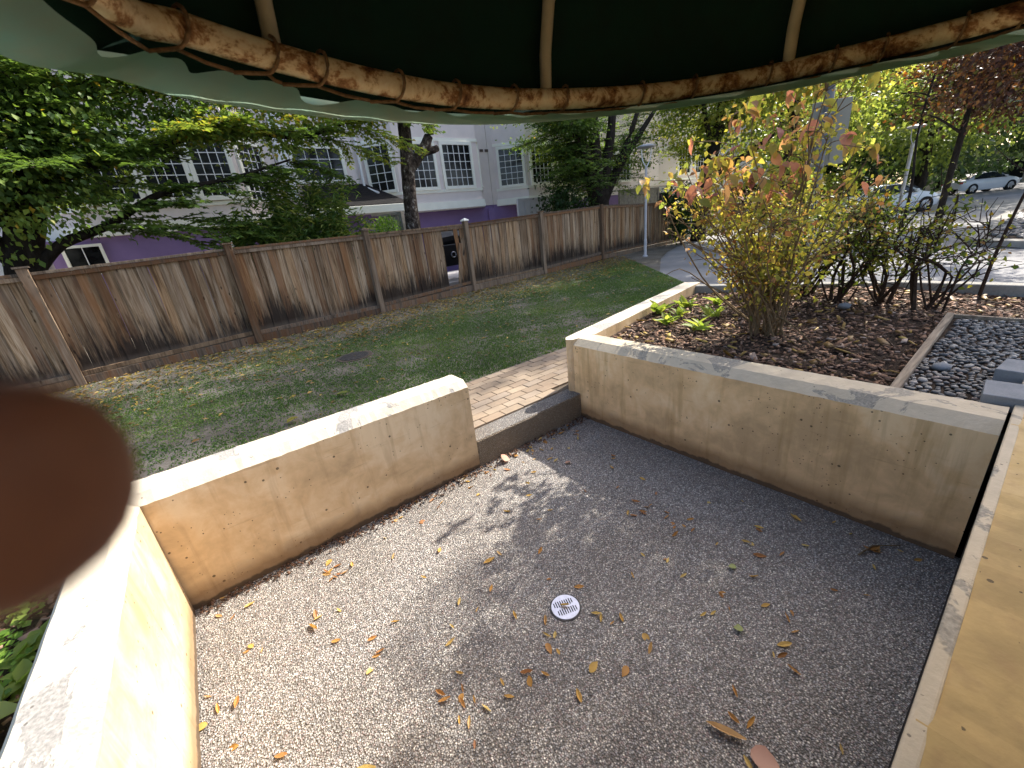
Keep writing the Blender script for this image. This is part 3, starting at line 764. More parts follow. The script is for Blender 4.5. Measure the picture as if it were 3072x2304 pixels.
def townhouse(label, x0, x1, plan, wy=14.8):
    t = thing("townhouse", label, "house", ((x0 + x1) / 2, wy, 0.2))
    m = MB(); m.box(x0, x1, wy, wy + 9, 2.62, 7.6); m.build("wall", M_lav, t)
    m = MB(); m.box(x0, x1, wy + 0.03, wy + 9, 0.1, 2.62); m.build("basement_wall", M_purple, t)
    m = MB()
    v = [(x0 - .3, wy - .6, 7.55), (x1 + .3, wy - .6, 7.55), (x1 + .3, wy + 9.4, 7.55), (x0 - .3, wy + 9.4, 7.55), (x0 + .6, wy + 4.4, 10.0), (x1 - .6, wy + 4.4, 10.0)]
    m.add(v, [(0, 1, 5, 4), (2, 3, 4, 5), (1, 2, 5), (3, 0, 4), (3, 2, 1, 0)]); m.build("roof", M_shingle, t)
    return t

def bay(t, pts, z_b, zt, band=True, belt=True):
    """polygonal bay: lavender body, white band at its foot"""
    xs = [p[0] for p in pts]
    m = MB(); m.prism([(x, y) for x, y in pts], 2.80, 6.9); m.build("bay_wall", M_lav, t)
    off = []
    n = len(pts); c = np.mean(np.array(pts), 0)
    for x, y in pts: off.append((x + (0.06 if x > c[0] else -0.06), y - (0.07 if y < 14.79 else -0.0)))
    if band: MB().prism(off, 2.55, 2.797).build("band", M_trim, t, bevel=0.01)
    MB().prism([(x + (0.025 if x > c[0] else -0.025), y - (0.03 if y < 14.79 else 0)) for x, y in pts], 4.70, 4.80).build("lintel_band", M_trim, t)
    MB().prism([(x + (0.03 if x > c[0] else -0.03), y - (0.035 if y < 14.79 else 0)) for x, y in pts], 3.10, 3.19).build("sill_band", M_trim, t)

# centre house
hc = townhouse("lavender townhouse with a white framed bay window behind the bare forked trunk", 3.05, 10.72, None)
bay(hc, [(5.62, 14.82), (6.47, 14.0), (9.68, 14.0), (10.25, 14.82)], 2.8, 4.8)
window(hc, (6.74, 13.985), (7.82, 13.985), 3.29, 4.59, 5, 5, (0, -1), 0.10)
window(hc, (8.21, 13.985), (9.33, 13.985), 3.29, 4.59, 5, 5, (0, -1), 0.10)
window(hc, (5.76, 14.665), (6.32, 14.125), 3.29, 4.59, 3, 5, (-0.69, -0.72), 0.09)
window(hc, (9.86, 14.24), (10.14, 14.64), 3.29, 4.59, 2, 5, (0.82, -0.57), 0.07)
window(hc, (3.55, 14.78), (4.95, 14.78), 3.72, 4.58, 4, 3, (0, -1), 0.10)
MB().box(3.12, 3.42, 14.72, 14.80, 3.2, 5.6).build("corner_trim", M_white, hc)
m = MB(); v = [(3.6, 14.82, 3.58), (5.55, 14.82, 3.58), (6.42, 13.45, 2.83), (3.2, 13.45, 2.83), (3.6, 14.82, 3.50), (5.55, 14.82, 3.50), (6.42, 13.45, 2.79), (3.2, 13.45, 2.79)]
m.add(v, [(0, 3, 2, 1), (4, 5, 6, 7), (0, 1, 5, 4), (1, 2, 6, 5), (2, 3, 7, 6), (3, 0, 4, 7)]); m.build("entry_roof", M_shingle, hc)
MB().box(3.15, 6.46, 13.40, 13.46, 2.58, 2.80).build("fascia", M_trim, hc, bevel=0.01)
MB().tube([(5.52, 14.70, 5.6), (5.50, 14.70, 3.50), (5.52, 14.62, 3.42), (5.70, 14.1, 3.20)], 0.04, 8).build("downpipe", M_white, hc)
for xv in (10.36, 10.60):
    MB().box(xv, xv + 0.15, 14.77, 14.80, 4.53, 4.62).build("vent", M_vent, hc)
MB().box(10.40, 10.70, 14.72, 14.80, 0.2, 2.5).build("corner_trim", M_purple, hc)
# left house
hl = townhouse("lavender townhouse behind the dense green tree with a purple basement wall", -7.5, 3.03, None)
bay(hl, [(-2.6, 14.82), (-1.55, 14.0), (1.92, 14.0), (2.78, 14.82)], 2.8, 4.8)
window(hl, (-1.35, 13.985), (-0.30, 13.985), 3.32, 4.57, 4, 5, (0, -1), 0.11, blind=True)
window(hl, (-0.05, 13.985), (0.75, 13.985), 3.32, 4.57, 4, 5, (0, -1), 0.11, blind=True)
window(hl, (0.98, 13.985), (1.74, 13.985), 3.32, 4.57, 4, 5, (0, -1), 0.11, blind=True)
window(hl, (2.05, 14.095), (2.64, 14.655), 3.22, 4.57, 4, 7, (0.69, -0.72), 0.09)
m = MB(); m.box(-2.30, 1.14, 14.06, 14.80, 0.1, 2.548); m.build("basement_bay", M_purple, hl)
MB().box(1.145, 1.26, 14.02, 14.80, 0.1, 2.548).build("corner_trim", M_white, hl)
window(hl, (-2.02, 14.045), (-1.42, 14.045), 1.80, 2.36, 2, 1, (0, -1), 0.06)
m = MB(); m.box(-3.9, -2.62, 13.3, 14.79, 0.1, 2.50); m.build("porch_wall", M_white, hl)
MB().box(-2.60, -2.32, 14.3, 14.79, 0.1, 2.45).build("porch_panel", M_offwhite, hl)
MB().box(-4.0, -2.50, 13.2, 14.79, 2.505, 2.62).build("porch_lintel", M_white, hl)
# right house
hr = townhouse("lavender townhouse with a bay window behind the dark branching hornbeam", 10.74, 20.4, None)
bay(hr, [(10.98, 14.82), (12.0, 14.0), (15.2, 14.0), (16.1, 14.82)], 2.8, 4.8)
window(hr, (11.16, 14.66), (11.86, 14.10), 3.29, 4.58, 4, 6, (-0.63, -0.78), 0.10)
window(hr, (12.26, 13.985), (13.34, 13.985), 3.29, 4.58, 5, 5, (0, -1), 0.10)
window(hr, (13.72, 13.985), (14.80, 13.985), 3.29, 4.58, 5, 5, (0, -1), 0.10)
MB().tube([(16.35, 14.70, 6.5), (16.35, 14.70, 3.3), (16.20, 14.6, 3.05), (16.20, 14.6, 0.2)], 0.05, 8).build("downpipe", M_white, hr)
window(hr, (17.2, 14.785), (18.2, 14.785), 3.30, 4.5, 4, 5, (0, -1), 0.10)
window(hr, (18.6, 14.785), (19.6, 14.785), 3.30, 4.5, 4, 5, (0, -1), 0.10)
# far right house
hf = townhouse("pale lavender townhouse with white balcony rail behind the leaning dark trunk", 20.44, 33.0, None)
bay(hf, [(22.2, 14.82), (23.0, 14.2), (26.2, 14.2), (27.0, 14.82)], 2.8, 4.8)
window(hf, (23.2, 14.185), (24.3, 14.185), 3.45, 4.58, 4, 4, (0, -1), 0.12)
window(hf, (24.9, 14.185), (26.0, 14.185), 3.45, 4.58, 4, 4, (0, -1), 0.12)
MB().box(20.6, 33.0, 13.2, 14.79, 2.50, 2.78).build("balcony_slab", M_trim, hf)
rl = MB()
for i in range(46): rl.box(27.3 + i * 0.12, 27.325 + i * 0.12, 13.24, 13.265, 2.8, 3.75)
rl.box(27.25, 32.9, 13.225, 13.28, 3.75, 3.82)
rl.build("balcony_rail", M_white, hf)
MB().box(21.2, 27.2, 13.25, 13.35, 0.1, 2.495).build("garage_panel", M_offwhite, hf)

# things in the yard behind the fence
def panel_fence(name, label, pts, z0, z1, mat, cat, w=0.14, rail=True):
    t = thing(name, label, cat, (pts[0][0], pts[0][1], z0))
    (ax, ay), (bx_, by) = pts; L = math.hypot(bx_ - ax, by - ay); d = ((bx_ - ax) / L, (by - ay) / L)
    n = int(L / w)
    for k in range(n):
        s = (k + 0.5) * L / n
        m = MB(); m.obox((ax + d[0] * s, ay + d[1] * s), d, (-d[1], d[0]), L / n * 0.47, 0.011, z0, z1 + random.uniform(-.005, .005)); m.build("board", mat, t)
    m = MB(); m.obox((ax + d[0] * L / 2, ay + d[1] * L / 2), d, (-d[1], d[0]), L / 2 + 0.03, 0.045, z1, z1 + 0.06); m.build("cap_rail", mat, t)
    for s in (0, L):
        m = MB(); m.obox((ax + d[0] * s, ay + d[1] * s), d, (-d[1], d[0]), 0.05, 0.05, z0 - .05, z1 + 0.04); m.build("post", mat, t)
    return t
panel_fence("yard_gate", "weathered grey board screen standing beside the forked bare trunk", [(4.72, 11.9), (4.95, 11.0)], 0.2, 2.36, M_greywood, "gate")
panel_fence("yard_screen", "off-white board screen under the bay window behind the fence", [(10.9, 13.4), (13.9, 13.4)], 0.2, 2.62, M_offwhite, "fence", 0.28)
panel_fence("yard_screen", "grey board screen between the dark hornbeam and the pale garage", [(16.8, 13.2), (19.8, 13.2)], 0.2, 2.68, M_greywood, "fence", 0.30)

bb = thing("barbecue_grill", "black barbecue grill with a silver ring seen through the fence gap", "grill", (6.42, 11.2, 0.42))
m = MB(); m.box(5.90, 6.95, 10.95, 11.5, 0.85, 1.45); m.build("body", M_blackpaint, bb, bevel=0.02)
MB().tube([(5.92, 11.22, 1.48), (6.0, 11.22, 1.60), (6.4, 11.22, 1.64), (6.85, 11.22, 1.60), (6.93, 11.22, 1.48)], 0.2, 10).build("lid", M_blackpaint, bb)
MB().tube([(6.30 + 0.075 * math.cos(a), 10.93, 1.16 + 0.075 * math.sin(a)) for a in np.linspace(0, 2 * math.pi, 17)], 0.015, 6).build("ring", M_chrome, bb)
for q in ((5.95, 11.0), (6.9, 11.0), (5.95, 11.45), (6.9, 11.45)):
    MB().box(q[0] - .025, q[0] + .025, q[1] - .025, q[1] + .025, 0.42, 0.85).build("leg", M_blackpaint, bb)
tag(MB().box(5.6, 9.4, 10.7, 13.9, 0.1, 0.42).build("patio_slab", M_offwhite, bevel=0.01), kind='structure')

# ==================================================================== TREES AND PLANTS
def tree(name, label, cat, base, limbs, mat_bark, mat_leaf, rng, sprays, leaf=0.07, leaf_w=0.30, blobs=(), group=None):
    t = thing(name, label, cat, base, group)
    wood = MB()
    for pts, r in limbs:
        sm = bez(pts, max(5, len(pts) * 4))
        rr = np.interp(np.linspace(0, 1, len(sm)), np.linspace(0, 1, len(r)), r)
        rr = rr * (1 + rng.normal(0, 0.04, len(rr)))
        wood.tube(sm, rr, 10)
    L = Leaves()
    for s in sprays: spray(rng, wood, L, **s)
    for b in blobs: crown_blobs(rng, L, **b)
    wood.build("trunk", mat_bark, t, smooth=True)
    L.build("crown", mat_leaf, t, width=leaf_w)
    return t

def sprays_on(rng, limb, s0, s1, n, length, az=None, azspread=math.pi, up=(-0.05, 0.35), **kw):
    sm = bez(limb, 24); out = []
    for i in range(n):
        s = s0 + (s1 - s0) * (i + rng.random()) / n
        x = s * 23; k = min(int(x), 22); p = sm[k] + (sm[k + 1] - sm[k]) * (x - k)
        a = rng.uniform(-azspread, azspread) + (az if az is not None else 0)
        ln = rng.uniform(*length) * (1 - 0.45 * max(0, s - 0.5))
        out.append(dict(start=p, dirv=(math.cos(a), math.sin(a), rng.uniform(*up)), length=ln, r0=0.006 + 0.008 * ln, **kw))
    return out

# -- left hornbeam: heavy leaning trunk, long limbs reaching right over the fence
rng = np.random.default_rng(5)
b = (-2.25, 10.25); LG = 0.027
lim = [
    ([(b[0], b[1], 0.15), (-2.15, 10.25, 1.3), (-1.85, 10.2, 2.4), (-1.35, 10.2, 3.4), (-0.9, 10.25, 4.6), (-0.6, 10.3, 6.2), (-0.4, 10.4, 8.2)], [0.30, 0.25, 0.21, 0.16, 0.12, 0.05]),
    ([(-2.1, 10.25, 1.7), (-1.5, 10.1, 2.25), (-0.8, 10.0, 2.5), (0.1, 9.9, 2.95), (1.2, 9.85, 3.15), (2.3, 9.8, 3.45)], [0.10, 0.075, 0.055, 0.035, 0.015]),
    ([(-1.6, 10.2, 3.0), (-0.9, 10.1, 3.35), (0.0, 10.0, 3.6), (1.3, 10.0, 3.95), (2.8, 10.0, 3.9), (4.4, 9.9, 4.5)], [0.10, 0.08, 0.055, 0.035, 0.012]),
    ([(-1.1, 10.25, 4.0), (-0.3, 10.2, 4.6), (0.9, 10.2, 5.0), (2.6, 10.2, 5.1), (4.6, 10.1, 4.75)], [0.09, 0.06, 0.04, 0.012]),
    ([(-2.0, 10.25, 2.0), (-2.6, 10.1, 3.2), (-3.1, 10.0, 4.6), (-3.5, 10.0, 6.5)], [0.16, 0.12, 0.09, 0.03]),
    ([(-1.9, 10.2, 2.3), (-1.9, 10.05, 3.4), (-1.85, 9.9, 4.8), (-1.9, 9.9, 7.0)], [0.13, 0.10, 0.07, 0.02]),
]
sp = []
sp += sprays_on(rng, lim[0][0], 0.42, 1.0, 44, (0.9, 1.9), leaf=0.095, tint=(0.1, 0.75))
sp += sprays_on(rng, lim[4][0], 0.25, 1.0, 34, (0.8, 1.8), leaf=0.095, tint=(0.1, 0.75))
sp += sprays_on(rng, lim[5][0], 0.25, 1.0, 34, (0.8, 1.7), leaf=0.095, tint=(0.1, 0.8), az=-0.6, azspread=2.2)
sp += sprays_on(rng, lim[1][0], 0.42, 1.0, 17, (0.5, 1.1), leaf=0.085, tint=(0.05, 0.5), az=0.0, azspread=1.5, up=(-0.2, 0.12))
sp += sprays_on(rng, lim[2][0], 0.25, 1.0, 34, (0.5, 1.2), leaf=0.085, tint=(0.2, 0.9), az=0.0, azspread=1.6, up=(-0.12, 0.3))
sp += sprays_on(rng, lim[3][0], 0.2, 1.0, 34, (0.6, 1.3), leaf=0.085, tint=(0.3, 0.97), az=0.0, azspread=1.6, up=(-0.2, 0.3))
sp += [dict(start=(2.3, 9.8, 3.45), dirv=(1, -0.05, -0.25), length=1.0, leaf=0.085, tint=(0.2, 0.5)), dict(start=(-0.8, 10, 2.5), dirv=(1, -0.2, -0.05), length=1.9, leaf=0.085, tint=(0.1, 0.4)),
       dict(start=(0.1, 9.9, 2.55), dirv=(1, -0.1, -0.1), length=1.5, leaf=0.085, tint=(0.1, 0.4)), dict(start=(-0.9, 9.9, 2.45), dirv=(1, -0.3, -0.13), length=1.5, leaf=0.085, tint=(0.1, 0.4))]
sp += [dict(start=(4.4, 9.9, 4.5), dirv=(1, -0.1, -0.25), length=1.2, leaf=0.085, tint=(0.5, 0.9)), dict(start=(3.6, 9.95, 4.2), dirv=(0.9, -0.2, -0.3), length=1.5, leaf=0.085, tint=(0.6, 0.9)),
       dict(start=(3.0, 10, 3.9), dirv=(1, 0.1, -0.2), length=1.5, leaf=0.085, tint=(0.5, 0.9)), dict(start=(4.4, 10.1, 4.8), dirv=(1, 0.1, -0.12), length=1.4, leaf=0.085, tint=(0.5, 0.9))]
for q in sp:
    q["lgap"] = LG; q["twig_gap"] = 0.065; q["leaf"] = 0.10; q["length"] *= 1.12
tree("hornbeam_tree", "dense dark green tree overhanging the fence with long drooping side limbs", "tree", (b[0], b[1], 0.2), lim, M_bark_dark, M_leaf_hornbeam, rng, sp, 0.08, 0.36,
     [dict(centre=(-1.9, 10.0, 4.6), radii=(2.0, 1.0, 2.2), n_clump=170, per=70, leaf=0.10, clump=0.30, tint=(0.0, 0.7), shell=0.35, flat=0.35),
      dict(centre=(-0.4, 10.2, 4.6), radii=(1.7, 0.9, 1.5), n_clump=60, per=60, leaf=0.095, clump=0.26, tint=(0.1, 0.8), shell=0.3, flat=0.3),
      dict(centre=(1.2, 10.1, 4.55), radii=(1.5, 0.6, 0.75), n_clump=60, per=50, leaf=0.10, clump=0.24, tint=(0.3, 0.9), shell=0.2, flat=0.25),
      dict(centre=(3.3, 10.0, 4.45), radii=(1.5, 0.5, 0.45), n_clump=46, per=42, leaf=0.10, clump=0.22, tint=(0.55, 0.93), shell=0.2, flat=0.25),
      dict(centre=(2.2, 9.9, 3.75), radii=(1.3, 0.4, 0.3), n_clump=22, per=40, leaf=0.10, clump=0.2, tint=(0.4, 0.85), shell=0.2, flat=0.25),
      dict(centre=(-1.7, 9.45, 3.7), radii=(1.7, 0.35, 1.6), n_clump=70, per=55, leaf=0.10, clump=0.26, tint=(0.1, 0.8), shell=0.2, flat=0.3),
      dict(centre=(0.8, 9.75, 4.05), radii=(1.2, 0.3, 0.55), n_clump=26, per=45, leaf=0.10, clump=0.22, tint=(0.3, 0.93), shell=0.2, flat=0.25),
      dict(centre=(-3.2, 9.9, 3.2), radii=(1.0, 0.7, 1.2), n_clump=40, per=60, leaf=0.10, clump=0.28, tint=(0.0, 0.5), shell=0.3, flat=0.35)])

# -- bare forked trunk in front of the bay window
rng = np.random.default_rng(6)
cx_, cy_ = 4.95, 10.5
lim = [([(cx_, cy_, 0.15), (cx_ + .02, cy_, 1.6), (cx_ + .06, cy_, 2.4), (cx_ + .14, cy_, 3.2), (cx_ + .26, cy_, 4.2), (cx_ + .3, cy_ + .1, 5.6), (cx_ + .3, cy_ + .2, 7.5)], [0.21, 0.19, 0.175, 0.165, 0.145, 0.12, 0.07]),
       ([(cx_ + .22, cy_, 3.35), (cx_ + .55, cy_ - .05, 3.68), (cx_ + .78, cy_ - .08, 3.95), (cx_ + .98, cy_ - .1, 4.5), (cx_ + 1.2, cy_ - .1, 6.4)], [0.14, 0.125, 0.12, 0.10, 0.05]),
       ([(cx_ + .60, cy_ - .03, 3.70), (cx_ + .92, cy_ - .10, 3.76), (cx_ + 1.04, cy_ - .12, 3.80)], [0.10, 0.085, 0.07])]
sp = sprays_on(rng, lim[0][0], 0.86, 1.0, 16, (1.2, 2.4), leaf=0.09, tint=(0.3, 0.8)) + sprays_on(rng, lim[1][0], 0.80, 1.0, 12, (1.0, 2.0), leaf=0.09, tint=(0.3, 0.8), up=(0.1, 0.5))
tree("forked_tree", "bare forked trunk with flaky bark standing in front of the bay window", "tree", (cx_, cy_, 0.2), lim, M_bark_cherry, M_leaf_light, rng, sp)

# -- multi-stem hornbeam behind the fence
rng = np.random.default_rng(8)
hx, hy = 13.3, 11.4
lim = [([(hx, hy, 0.15), (hx - .02, hy, 1.6), (hx - .08, hy, 2.6)], [0.46, 0.42, 0.40]),
       ([(hx - .2, hy, 2.2), (hx - .55, hy, 3.4), (hx - 1.0, hy, 4.9), (hx - 1.3, hy, 7.6)], [0.26, 0.21, 0.16, 0.05]),
       ([(hx - .05, hy, 2.3), (hx - .15, hy, 3.6), (hx - .25, hy, 5.2), (hx - .3, hy, 8.6)], [0.26, 0.22, 0.18, 0.05]),
       ([(hx + .1, hy, 2.3), (hx + .35, hy - .1, 3.6), (hx + .65, hy - .15, 5.2), (hx + .9, hy, 8.4)], [0.24, 0.19, 0.15, 0.05]),
       ([(hx + .2, hy, 2.2), (hx + .75, hy - .1, 3.1), (hx + 1.5, hy - .2, 4.3), (hx + 2.6, hy - .2, 6.2)], [0.20, 0.16, 0.12, 0.04]),
       ([(hx + .25, hy, 2.3), (hx + 1.1, hy - .2, 3.5), (hx + 2.3, hy - .3, 4.7), (hx + 3.8, hy - .3, 6.0)], [0.15, 0.13, 0.10, 0.03]),
       ([(hx - .3, hy, 2.6), (hx - .9, hy - .1, 3.8), (hx - 1.8, hy - .2, 4.9), (hx - 2.6, hy - .2, 6.0)], [0.10, 0.09, 0.06, 0.02])]
sp = []
for k, n in ((1, 26), (2, 22), (3, 22), (4, 24), (5, 24), (6, 20)):
    sp += sprays_on(rng, lim[k][0], 0.10, 1.0, n, (0.9, 2.0), az=math.pi / 2, azspread=1.75, leaf=0.095, tint=(0.0, 0.55) if k < 4 else (0.2, 0.85), up=(-0.08, 0.25), lgap=0.05, twig_gap=0.11)
sp += sprays_on(rng, lim[6][0], 0.1, 1.0, 26, (1.2, 2.2), leaf=0.10, tint=(0.0, 0.4), az=math.pi, azspread=1.2, up=(-0.15, 0.12), lgap=0.045, twig_gap=0.09)
sp += sprays_on(rng, lim[1][0], 0.15, 0.8, 22, (1.0, 2.0), leaf=0.10, tint=(0.0, 0.4), az=math.pi, azspread=1.4, up=(-0.15, 0.1), lgap=0.045, twig_gap=0.09)
sp += [dict(start=(hx + .3, hy - .2, 2.6 + 0.2 * i), dirv=(math.cos(a), math.sin(a) - 0.3, -0.02), length=1.7, leaf=0.09, tint=(0.1, 0.6), lgap=0.05, twig_gap=0.11) for i, a in enumerate((0.1, 0.4, -0.3, 0.0, 0.2))]
sp += [dict(start=(hx - .5, hy - .2, 3.7 + 0.3 * i), dirv=(-1, -0.25 + 0.1 * i, 0.02), length=2.1, leaf=0.09, tint=(0.05, 0.5), lgap=0.05, twig_gap=0.11) for i in range(5)]
tree("hornbeam_tree", "dark multi-stemmed tree fanning out behind the fence beside the lamp post", "tree", (hx, hy, 0.2), lim, M_bark_dark, M_leaf_hornbeam, rng, sp, 0.08, 0.36,
     [dict(centre=(hx - .1, hy + 1.4, 5.0), radii=(2.9, 0.5, 1.5), n_clump=85, per=50, leaf=0.11, clump=0.34, tint=(0.1, 0.8), shell=0.3, flat=0.22),
      dict(centre=(hx - 1.7, hy - .3, 4.9), radii=(1.4, 0.5, .75), n_clump=55, per=55, leaf=0.105, clump=0.26, tint=(0.0, 0.45), shell=0.3, flat=0.25),
      dict(centre=(hx + 1.7, hy - .1, 3.7), radii=(1.2, 0.5, .8), n_clump=26, per=45, leaf=0.105, clump=0.26, tint=(0.1, 0.7), shell=0.3, flat=0.25)])

# -- leaning hornbeam farther along
rng = np.random.default_rng(9)
lx, ly = 18.6, 10.3
lim = [([(lx, ly, 0.1), (lx + .15, ly, 1.8), (lx + .55, ly - .05, 3.2), (lx + .9, ly - .1, 4.4), (lx + 1.2, ly - .1, 6.2), (lx + 1.3, ly, 8.6)], [0.34, 0.29, 0.25, 0.21, 0.15, 0.05]),
       ([(lx + .4, ly, 2.7), (lx + 1.8, ly - .8, 3.4), (lx + 3.2, ly - 1.5, 4.3), (lx + 4.4, ly - 1.9, 5.4)], [0.16, 0.14, 0.11, 0.04]),
       ([(lx + .9, ly - .1, 4.3), (lx + 2.2, ly - .4, 5.3), (lx + 3.6, ly - .6, 6.8)], [0.15, 0.12, 0.04]),
       ([(lx + .7, ly, 3.9), (lx - .4, ly - .2, 5.2), (lx - 1.2, ly - .3, 6.8)], [0.12, 0.09, 0.03])]
sp = []
for k, n in ((0, 30), (1, 20), (2, 24), (3, 24)):
    sp += sprays_on(rng, lim[k][0], 0.42 if k == 0 else 0.25, 1.0, n, (1.0, 2.2), leaf=0.11, tint=(0.1, 0.95), up=(-0.08, 0.25), lgap=0.07, twig_gap=0.14)
tree("hornbeam_tree", "leaning dark trunk with yellow-green leaves behind the autumn shrub", "tree", (lx, ly, 0.2), lim, M_bark_dark, M_leaf_light, rng, sp, 0.08, 0.36,
     [dict(centre=(lx + .6, ly + .6, 5.0), radii=(3.0, 1.0, 1.7), n_clump=130, per=55, leaf=0.13, clump=0.36, tint=(0.2, 1.0), shell=0.3, flat=0.3)])

# -- yellow-green maples over the road
rng = np.random.default_rng(10)
def maple(label, x, y, h, crown, mat, leaf, ncl, per, trunk_r=0.22, tint=(0.05, 0.95), clump=0.55, name="maple_tree", group=None, bark=None, shell=0.5):
    (cz, rx, rz) = crown
    lim = [([(x, y, 0.1), (x + .05, y, h * .3), (x - .1, y + .1, h * .6), (x, y, h * .92)], [trunk_r, trunk_r * .8, trunk_r * .5, 0.03])]
    for i in range(7):
        a = i * 2.4 + rng.random(); z0 = cz - rz * 0.75 + i * rz * 0.16
        lim.append(([(x, y, max(1.2, z0)), (x + rx * .4 * math.cos(a), y + rx * .4 * math.sin(a), max(1.5, z0) + rz * .25), (x + rx * .85 * math.cos(a), y + rx * .85 * math.sin(a), max(1.5, z0) + rz * .35)], [trunk_r * .45, trunk_r * .25, 0.02]))
    return tree(name, label, "tree", (x, y, 0.2), lim, bark or M_bark_dark, mat, rng, [], leaf, 0.42,
                [dict(centre=(x, y, cz), radii=(rx, rx, rz), n_clump=ncl, per=per, leaf=leaf, clump=clump, tint=tint, shell=shell)], group)
maple("large yellow-green maple filling the view behind the grey sign", 21.0, 7.9, 21, (11.4, 4.0, 9.2), M_leaf_maple, 0.18, 620, 80)
maple("rounded green maple beyond the yellow-green maple over the road", 31.5, 5.4, 8, (5.0, 4.2, 2.8), M_leaf_maple, 0.22, 150, 70, tint=(0.0, 0.7))
maple("blue-green tree behind the maples at the far side of the road", 47, 8.5, 16, (9.0, 6.5, 7.0), M_leaf_blue, 0.36, 300, 65, clump=0.9)
maple("pale green tree on the far bank above the parked cars", 52, 0.5, 17, (9.5, 7.0, 7.5), M_leaf_blue, 0.38, 290, 65, clump=0.9)
maple("dark green tree at the back of the car park", 44, 13.5, 11, (5.2, 5.0, 4.8), M_leaf_dark, 0.30, 170, 60, clump=0.8)
maple("low dark tree shading the back of the white car", 37, 10.5, 6, (3.2, 3.2, 2.9), M_leaf_dark, 0.24, 130, 60, clump=0.6)
maple("dense green tree closing the gap past the end of the townhouses", 36.5, 14.4, 10, (5.8, 3.8, 4.6), M_leaf_maple, 0.24, 190, 70, tint=(0.0, 0.7))
maple("olive tree beyond the far white car", 66, 10, 14, (6.5, 7.0, 6.2), M_leaf_blue, 0.40, 140, 50, clump=1.0)
maple("tall tree behind the beige building", 74, -4, 18, (9.5, 8.0, 8.5), M_leaf_blue, 0.45, 140, 50, clump=1.1)
rng = np.random.default_rng(12)
def bronze(label, BX, BY, h, r0, blobs):
    lim = [([(BX, BY, 0.1), (BX + .05, BY - .02, h * .22), (BX + .1, BY - .05, h * .45), (BX, BY + .05, h * .7), (BX - .1, BY + .1, h)], [r0, r0 * .85, r0 * .7, r0 * .45, 0.02])]
    for i in range(8):
        a = i * 2.4; z0 = h * (.28 + i * .08); lim.append(([(BX, BY, z0), (BX + .8 * math.cos(a), BY + .8 * math.sin(a), z0 + .5), (BX + 1.4 * math.cos(a), BY + 1.4 * math.sin(a), z0 + .7)], [r0 * .4, .03, .01]))
    tree("maple_tree", label, "tree", (BX, BY, .2), lim, M_bark_dark, M_leaf_red, rng, [], .1, .40, blobs)
bronze("bronze maple on the stone island reaching into the top right corner, its unseen high crown added for shade", 14.5, 0.1, 11.2, .11,
     [dict(centre=(14.1, 1.45, 4.2), radii=(.95, .75, 1.2), n_clump=48, per=70, leaf=.105, clump=.30, tint=(0, .8), shell=.35),
      dict(centre=(14.2, .86, 10.3), radii=(1.6, .92, 1.0), n_clump=118, per=70, leaf=.115, clump=.30, tint=(0, .85), shell=.2),  # this and the lobes below: out of view, shaped to shade patio and parapet
      dict(centre=(12.85, 1.95, 10.4), radii=(.5, .45, .3), n_clump=10, per=65, leaf=.115, clump=.24, tint=(0, .85), shell=.2),
      dict(centre=(12.8, .55, 10.9), radii=(1.2, .9, .8), n_clump=88, per=70, leaf=.115, clump=.28, tint=(0, .85), shell=.2)])
bronze("dark bronze maple with a slim trunk standing behind the far end of the road kerb", 21.8, 3.06, 8.5, .11,
     [dict(centre=(22.2, 2.4, 5.6), radii=(2.0, 1.7, 2.2), n_clump=190, per=75, leaf=.13, clump=.40, tint=(0, .85), shell=.4)])
maple("young maple with a few orange leaves left of the bronze maple", 18.3, 3.35, 5.2, (4.1, .8, .7), M_leaf_red, 0.12, 14, 34, 0.05, tint=(0.75, 1.0), clump=0.36)

def hedge(label, x0, x1, y0, y1, z0, z1, mat, n, leaf, name="hedge", tint=(0.1, 0.9)):
    t = thing(name, label, "hedge", ((x0 + x1) / 2, (y0 + y1) / 2, z0))
    L = Leaves(); r = np.random.default_rng(int(x0 * 10) + 77)
    q = r.random((n, 3)) * [x1 - x0, y1 - y0, z1 - z0] + [x0, y0, z0]
    q[:, 2] += 0.10 * np.sin(q[:, 0] * 3.1) + 0.06 * np.sin(q[:, 0] * 9)
    L.add(q, r.normal(0, 1, (n, 3)) + [0, -0.3, 0.4], r.normal(0, .5, (n, 3)) + [0, -0.4, 0.8], leaf * r.uniform(.6, 1.2, n), r.uniform(*tint, n))
    L.build("foliage", mat, t, width=0.38)
    w = MB()
    for i in range(max(3, int((x1 - x0) * 2))):
        x = x0 + (x1 - x0) * (i + .5) / max(3, int((x1 - x0) * 2)); w.tube([(x, (y0 + y1) / 2, 0.1), (x + .05, (y0 + y1) / 2, z1 - 0.2)], 0.02, 5)
    w.build("stem", M_twig_dark, t)
    return t
hedge("clipped box hedge showing above the fence left of the grey board screen", 4.05, 4.7, 10.6, 11.2, 1.3, 2.18, M_leaf_bright, 2600, 0.05, tint=(0, .5))
hedge("bright box hedge showing above the fence right of the grey board screen", 5.0, 5.75, 11.7, 12.2, 1.2, 2.2, M_leaf_bright, 2600, 0.05)
hedge("dark clipped hedge behind the far white car", 58, 72, 5.5, 7.0, 0.2, 2.3, M_leaf_dark, 5000, 0.22)
hedge("dark hedge along the car park behind the near white car", 30, 44, 12.5, 14.5, 0.2, 2.8, M_leaf_dark, 6000, 0.2)
hedge("leafy understorey hedge below the yellow-green maples", 24, 32, 8.0, 9.6, 0.2, 2.4, M_leaf_row, 7000, 0.13)

